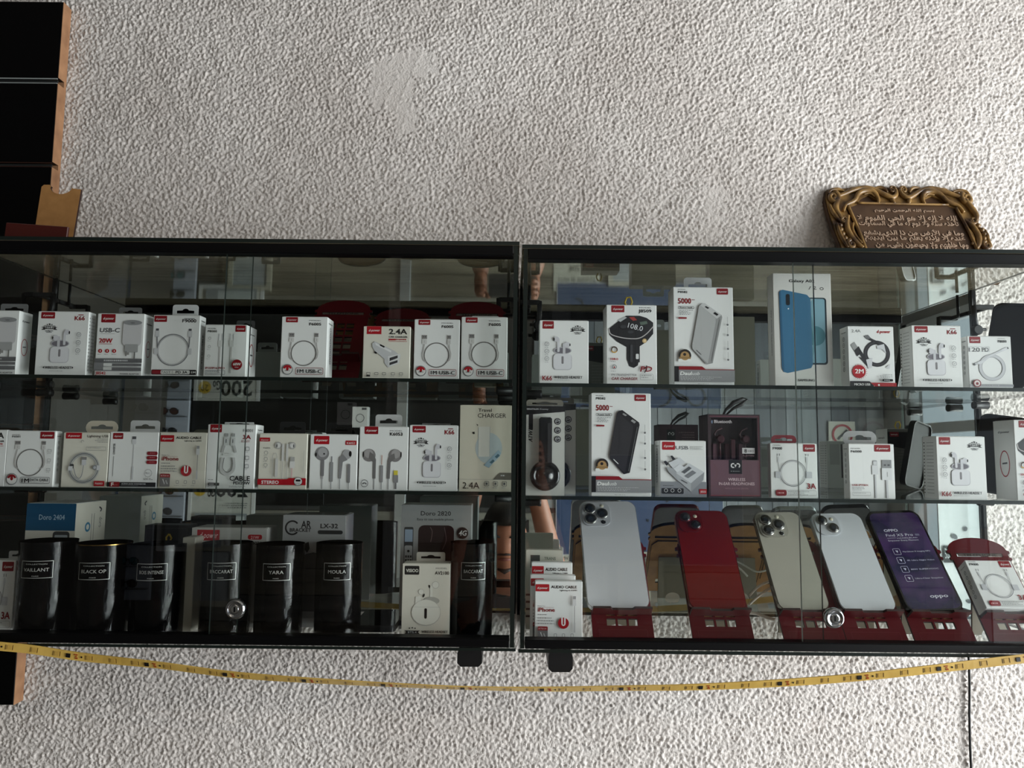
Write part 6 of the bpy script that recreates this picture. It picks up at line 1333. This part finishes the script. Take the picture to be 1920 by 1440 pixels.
        C = [(1600, 406), (1592, 424), (1594, 442), (1604, 458), (1614, 466)] if s == 0 else [(1824, 412), (1836, 424), (1841, 442), (1838, 456), (1830, 466)]
        tubeuv('side_bow', C, [.0014, .0030, .0034, .0028, .0018])
        C = [(1606, 420), (1602, 432), (1606, 446), (1614, 458)] if s == 0 else [(1824, 426), (1830, 438), (1830, 450), (1824, 458)]
        tubeuv('side_inner_bow', C, .0013)
        spiral('side_curl', 1589 if s == 0 else 1841, 413, 7, 1.3, 1, 180, .0020)
        spiral('bottom_curl', 1593 if s == 0 else 1852, 460, 8, 1.4, 1, 90, .0024)
        for (a, c) in (((1580, 424), (1579, 432), (1581, 440), (1584, 448)) if s == 0 else ((1848, 422), (1853, 430), (1855, 438), (1852, 446))):
            b = nb(); b.lathe([(.0004, -.0035), (.0036, -.002), (.0044, .001), (.0040, .004)], GOLD, 14, (U(a), 0, V(c)), 'Y'); b.build('bead', t)
    rows = [('بسم الله الرحمن الرحيم', 1654, 1772, 398, 8, .2), ('الله لا إله إلا هو الحي القيوم لا تأخذه سنة ولا نوم له ما في السماوات', 1617, 1812, 424, 17, 1), ('وما في الأرض من ذا الذي يشفع عنده إلا بإذنه يعلم ما بين أيديهم', 1622, 1816, 451, 17, 1), ('وما خلفهم ولا يحيطون بشيء من علمه إلا بما شاء وسع كرسيه', 1640, 1818, 474, 14, 1)]
    tiers = []
    for r_, x0, x1, yb, h, _ in rows:
        w_ = r_.split(' ')
        if len(w_) < 6: tiers.append((r_, x0, x1, yb, h)); continue
        c_ = (len(w_) + 1) // 2
        tiers.append((' '.join(w_[:c_]), x0, x1, yb - 7, 16)); tiers.append((' '.join(w_[c_:]), x0, x1, yb + 2, 16))
    for s, x0, x1, yb, h in tiers:
        b = nb(); g = shape_ar(s); v, f, W = textgeo(g, .024)
        ys = [q[1] for q in v]; k_ = (h * 1.12 * k) / (max(ys) - min(ys)); kx = (U(x1) - U(x0)) / W; mn = min(ys)
        V3 = [(U(x0) + a * kx, .0005, max(V(yb), .0035) + (c - mn) * k_ - (.0 if yb < 470 else .0)) for a, c in v]
        n = len(V3); b.add(V3, f, LET)
        # raise the strokes: side walls along every boundary edge
        ed = {}
        for fc in f:
            for i in range(len(fc)):
                e = (fc[i], fc[(i + 1) % len(fc)]); ed[e] = 1
        bd = [e for e in ed if (e[1], e[0]) not in ed]
        V4 = V3 + [(x, .0016, z) for x, y, z in V3]; b.add(V4, [(e[1], e[0], n + e[0], n + e[1]) for e in bd], LET)
        b.build('calligraphy_line', t)
plaque()

# ------------------------------------------------------------------ the photographer, mirrored beside the gap
def skin(name, pts, edges, rad, m, sub=2, root=0, parent=None):
    me = bpy.data.meshes.new(name); me.from_pydata(pts, edges, []); o = bpy.data.objects.new(name, me); COL.objects.link(o)
    sv = me.skin_vertices if len(me.skin_vertices) else None
    mod = o.modifiers.new('skin', 'SKIN'); mod.use_smooth_shade = True
    if not len(me.skin_vertices): 
        me.skin_vertices.new() if hasattr(me.skin_vertices, 'new') else None
    ly = me.skin_vertices[0].data
    for i, r in enumerate(rad): ly[i].radius = r if isinstance(r, tuple) else (r, r)
    ly[root].use_root = True
    s = o.modifiers.new('sub', 'SUBSURF'); s.levels = sub; s.render_levels = sub
    dg = bpy.context.evaluated_depsgraph_get(); ev = o.evaluated_get(dg); nm = bpy.data.meshes.new_from_object(ev)
    nm.name = name; nm.materials.clear(); nm.materials.append(m); o.modifiers.clear(); o.data = nm
    for p in nm.polygons: p.use_smooth = True
    if parent: o.parent = parent
    return o
def person():
    hx, hy, hz = P(947, 1006, 2.60).x, 2 * MY - 2.60, P(947, 1006, 2.60).z
    SK = mat('warm_skin', (168, 112, 88), .5); BT = mat('black_tshirt', (22, 22, 26), .85); HR = mat('dark_hair', (18, 14, 12), .6); TR = mat('dark_trousers', (30, 32, 40), .8)
    nz = hz - .13; sx = .19
    pts = []; rad = []; ed = []
    def v(p, r, frm=None):
        pts.append(p); rad.append(r); 
        if frm is not None: ed.append((frm, len(pts) - 1))
        return len(pts) - 1
    pel = v((hx, hy - .10, nz - .62), (.155, .115)); w_ = v((hx, hy - .09, nz - .42), (.14, .10), pel); chs = v((hx, hy - .08, nz - .20), (.165, .115), w_); up = v((hx, hy - .06, nz - .08), (.12, .08), chs); nk = v((hx, hy - .03, nz + .01), (.055, .055), up); v((hx, hy - .01, nz + .09), (.055, .055), nk)
    for s in (-1, 1):
        sh = v((hx + s * sx, hy - .06, nz - .09), .062, up); el = v((hx + s * .24, hy + .12, nz - .20), .045, sh); v((hx + s * .14, hy + .24, nz + .12), .036, el); v((hx + s * .075, -.055, CZ - .035), .026, len(pts) - 1)
        hp = v((hx + s * .10, hy - .10, nz - .72), .085, pel); kn = v((hx + s * .11, hy - .08, .50), .058, hp); v((hx + s * .11, hy - .10, .09), .042, kn); v((hx + s * .12, hy + .06, .045), .040, len(pts) - 1)
    body = skin('person', pts, ed, rad, SK, 2, pel)
    tag(body, 'person in a black T-shirt holding a phone up, mirrored beside the gap', 'person')
    # head: shaped sphere with nose, brow and chin
    H = MB(); N, K = 28, 20; hw, hd, hh = .076, .098, .118
    V = []; 
    for i in range(K + 1):
        ph = math.pi * i / K; z = math.cos(ph); rad_ = math.sin(ph)
        for j in range(N):
            a = 2 * math.pi * j / N; x = rad_ * math.sin(a); y = rad_ * math.cos(a)
            jaw = 1 - .26 * max(0, -z - .1); X = x * hw * jaw; Yv = y * hd * (1 - .10 * max(0, -z)); Z = z * hh
            fr = max(0, y) ** 3
            Yv += fr * .022 * math.exp(-((x) / .14) ** 2) * math.exp(-((z + .12) / .16) ** 2)        # nose
            Yv += fr * .008 * math.exp(-((z - .22) / .10) ** 2)                                     # brow
            Yv -= fr * .010 * (math.exp(-((abs(x) - .33) / .14) ** 2) * math.exp(-((z - .06) / .09) ** 2))   # sockets
            Yv += fr * .007 * math.exp(-((x) / .25) ** 2) * math.exp(-((z + .42) / .06) ** 2) + fr * .008 * math.exp(-((x) / .3) ** 2) * math.exp(-((z + .78) / .12) ** 2)
            V.append((X, Yv, Z))
    fs = [(i * N + j, (i + 1) * N + j, (i + 1) * N + (j + 1) % N, i * N + (j + 1) % N) for i in range(K) for j in range(N)]
    H.T = Matrix.Translation((hx, hy, hz)) @ Matrix.Rotation(math.radians(-10), 4, 'X'); H.add(V, [f[::-1] for f in fs], SK, True)
    for s in (-1, 1): H.lathe([(.004, -.006), (.016, -.003), (.018, .003), (.008, .008)], SK, 14, (s * .077, -.004, -.004), 'X')
    hd_ = H.build('head', body)
    for s in (-1, 1):
        e = MB(H.T); e.lathe([(.0005, .078), (.008, .0835), (.011, .0865), (.008, .0895), (.0005, .091)][::-1], mat('eye_white', (200, 192, 186), .3), 14, (s * .030, 0, .006), 'Y'); e.lathe([(.0055, .0905), (.0045, .0915), (.0005, .092)], mat('eye_iris', (24, 16, 12), .2), 12, (s * .030, 0, .006), 'Y'); e.build('eye', hd_)
    e = MB(H.T); e.tube([(-.024, .089, -.052), (0, .098, -.050), (.024, .089, -.052)], [.003, .0055, .003], mat('lip', (128, 70, 62), .5), 8); e.build('mouth', hd_)
    e = MB(H.T)
    e.tube([(-.028, .091, -.036), (0, .103, -.030), (.028, .091, -.036)], [.002, .005, .002], HR, 8); e.tube([(-.024, .086, -.085), (0, .094, -.092), (.024, .086, -.085)], [.004, .009, .004], HR, 8)
    for s in (-1, 1): e.tube([(s * .016, .096, .024), (s * .032, .093, .031), (s * .048, .083, .026)], [.003, .004, .002], HR, 8)
    e.build('beard_and_brows', hd_)
    e = MB(H.T); V2 = []
    for i in range(K + 1):
        ph = math.pi * i / K; z = math.cos(ph); r_ = math.sin(ph)
        for j in range(N):
            a = 2 * math.pi * j / N; x = r_ * math.sin(a); y = r_ * math.cos(a); lim = .50 + .0 * x if y > .2 else (-.35 if y < -.2 else .1)
            z2 = max(z, lim); k_ = 1.0 if z > lim else .0; V2.append((x * hw * 1.09, y * hd * 1.07 - .004, z2 * hh * 1.09))
    e.add(V2, [f[::-1] for f in fs], HR, True); e.build('hair', body)
    # T-shirt over the trunk
    T2 = MB(Matrix.Translation((hx, hy - .075, 0))); prof = []
    rows = [(nz - .60, .185, .145), (nz - .45, .175, .135), (nz - .28, .198, .145), (nz - .15, .208, .135), (nz - .075, .185, .110), (nz - .04, .12, .085), (nz - .015, .075, .07)]
    V3 = []; N2 = 32
    for z, a, c in rows:
        for j in range(N2): th = 2 * math.pi * j / N2; V3.append((a * math.copysign(abs(math.cos(th)) ** .85, math.cos(th)), c * math.sin(th), z))
    T2.add(V3, [(i * N2 + j, i * N2 + (j + 1) % N2, (i + 1) * N2 + (j + 1) % N2, (i + 1) * N2 + j) for i in range(len(rows) - 1) for j in range(N2)], BT, True)
    T2.T = Matrix.Identity(4)
    for s in (-1, 1): T2.tube([(hx + s * .15, hy - .065, nz - .09), (hx + s * .205, hy - .035, nz - .105), (hx + s * .235, hy + .06, nz - .165)], [.080, .078, .070], BT, 20, cap=False)
    T2.build('tshirt', body)
    T3 = MB()
    for s in (-1, 1): T3.tube([(hx + s * .07, hy - .09, nz - .60), (hx + s * .10, hy - .10, nz - .72), (hx + s * .11, hy - .08, .50), (hx + s * .11, hy - .09, .10)], [.105, .105, .078, .068], TR, 20)
    T3.build('trousers', body)
    for s in (-1, 1):      # hands: palm and five curled fingers round the phone edge
        px = hx + s * .082; A = []; E_ = []; R2_ = []
        def w(p, r, f=None):
            A.append(p); R2_.append(r)
            if f is not None: E_.append((f, len(A) - 1))
            return len(A) - 1
        c0 = w((px, -.058, CZ - .050), .022); c1 = w((px, -.042, CZ - .005), .022, c0); c2 = w((px, -.036, CZ + .020), .016, c1)
        for i, L in enumerate((.030, .034, .032, .025)):
            z = CZ + .030 - i * .017; k1 = w((px + s * .006, -.020, z), .0085, c2 if i < 2 else c1); k2 = w((px - s * .002, .001 - .006, z + .002), .0080, k1); k3 = w((px - s * (.008 + L * .3), -.0045 - .002, z + .004), .0072, k2)
        t1 = w((px - s * .012, -.046, CZ + .020), .0095, c1); w((px - s * .030, -.030, CZ + .034), .0085, t1)
        skin('hand', A, E_, R2_, SK, 1, 0, body)
    # the phone taking the picture
    b = MB(); b.plate(rr(-.0735, -.036, .0735, .036, .010), [], 0, .008, mat('grey_titanium', (90, 90, 94), .3, metal=.6), back=mat('black_screen', (8, 8, 10), .05, coat=1))
    b.v = [(x + hx * 0, -y, z) for x, y, z in b.v]; b.f = [f[::-1] for f in b.f]
    o = b.build('mobile_phone', None, (0, -.012, CZ)); tag(o, 'phone held up by the photographer, seen only in the mirror', 'phone')
person()
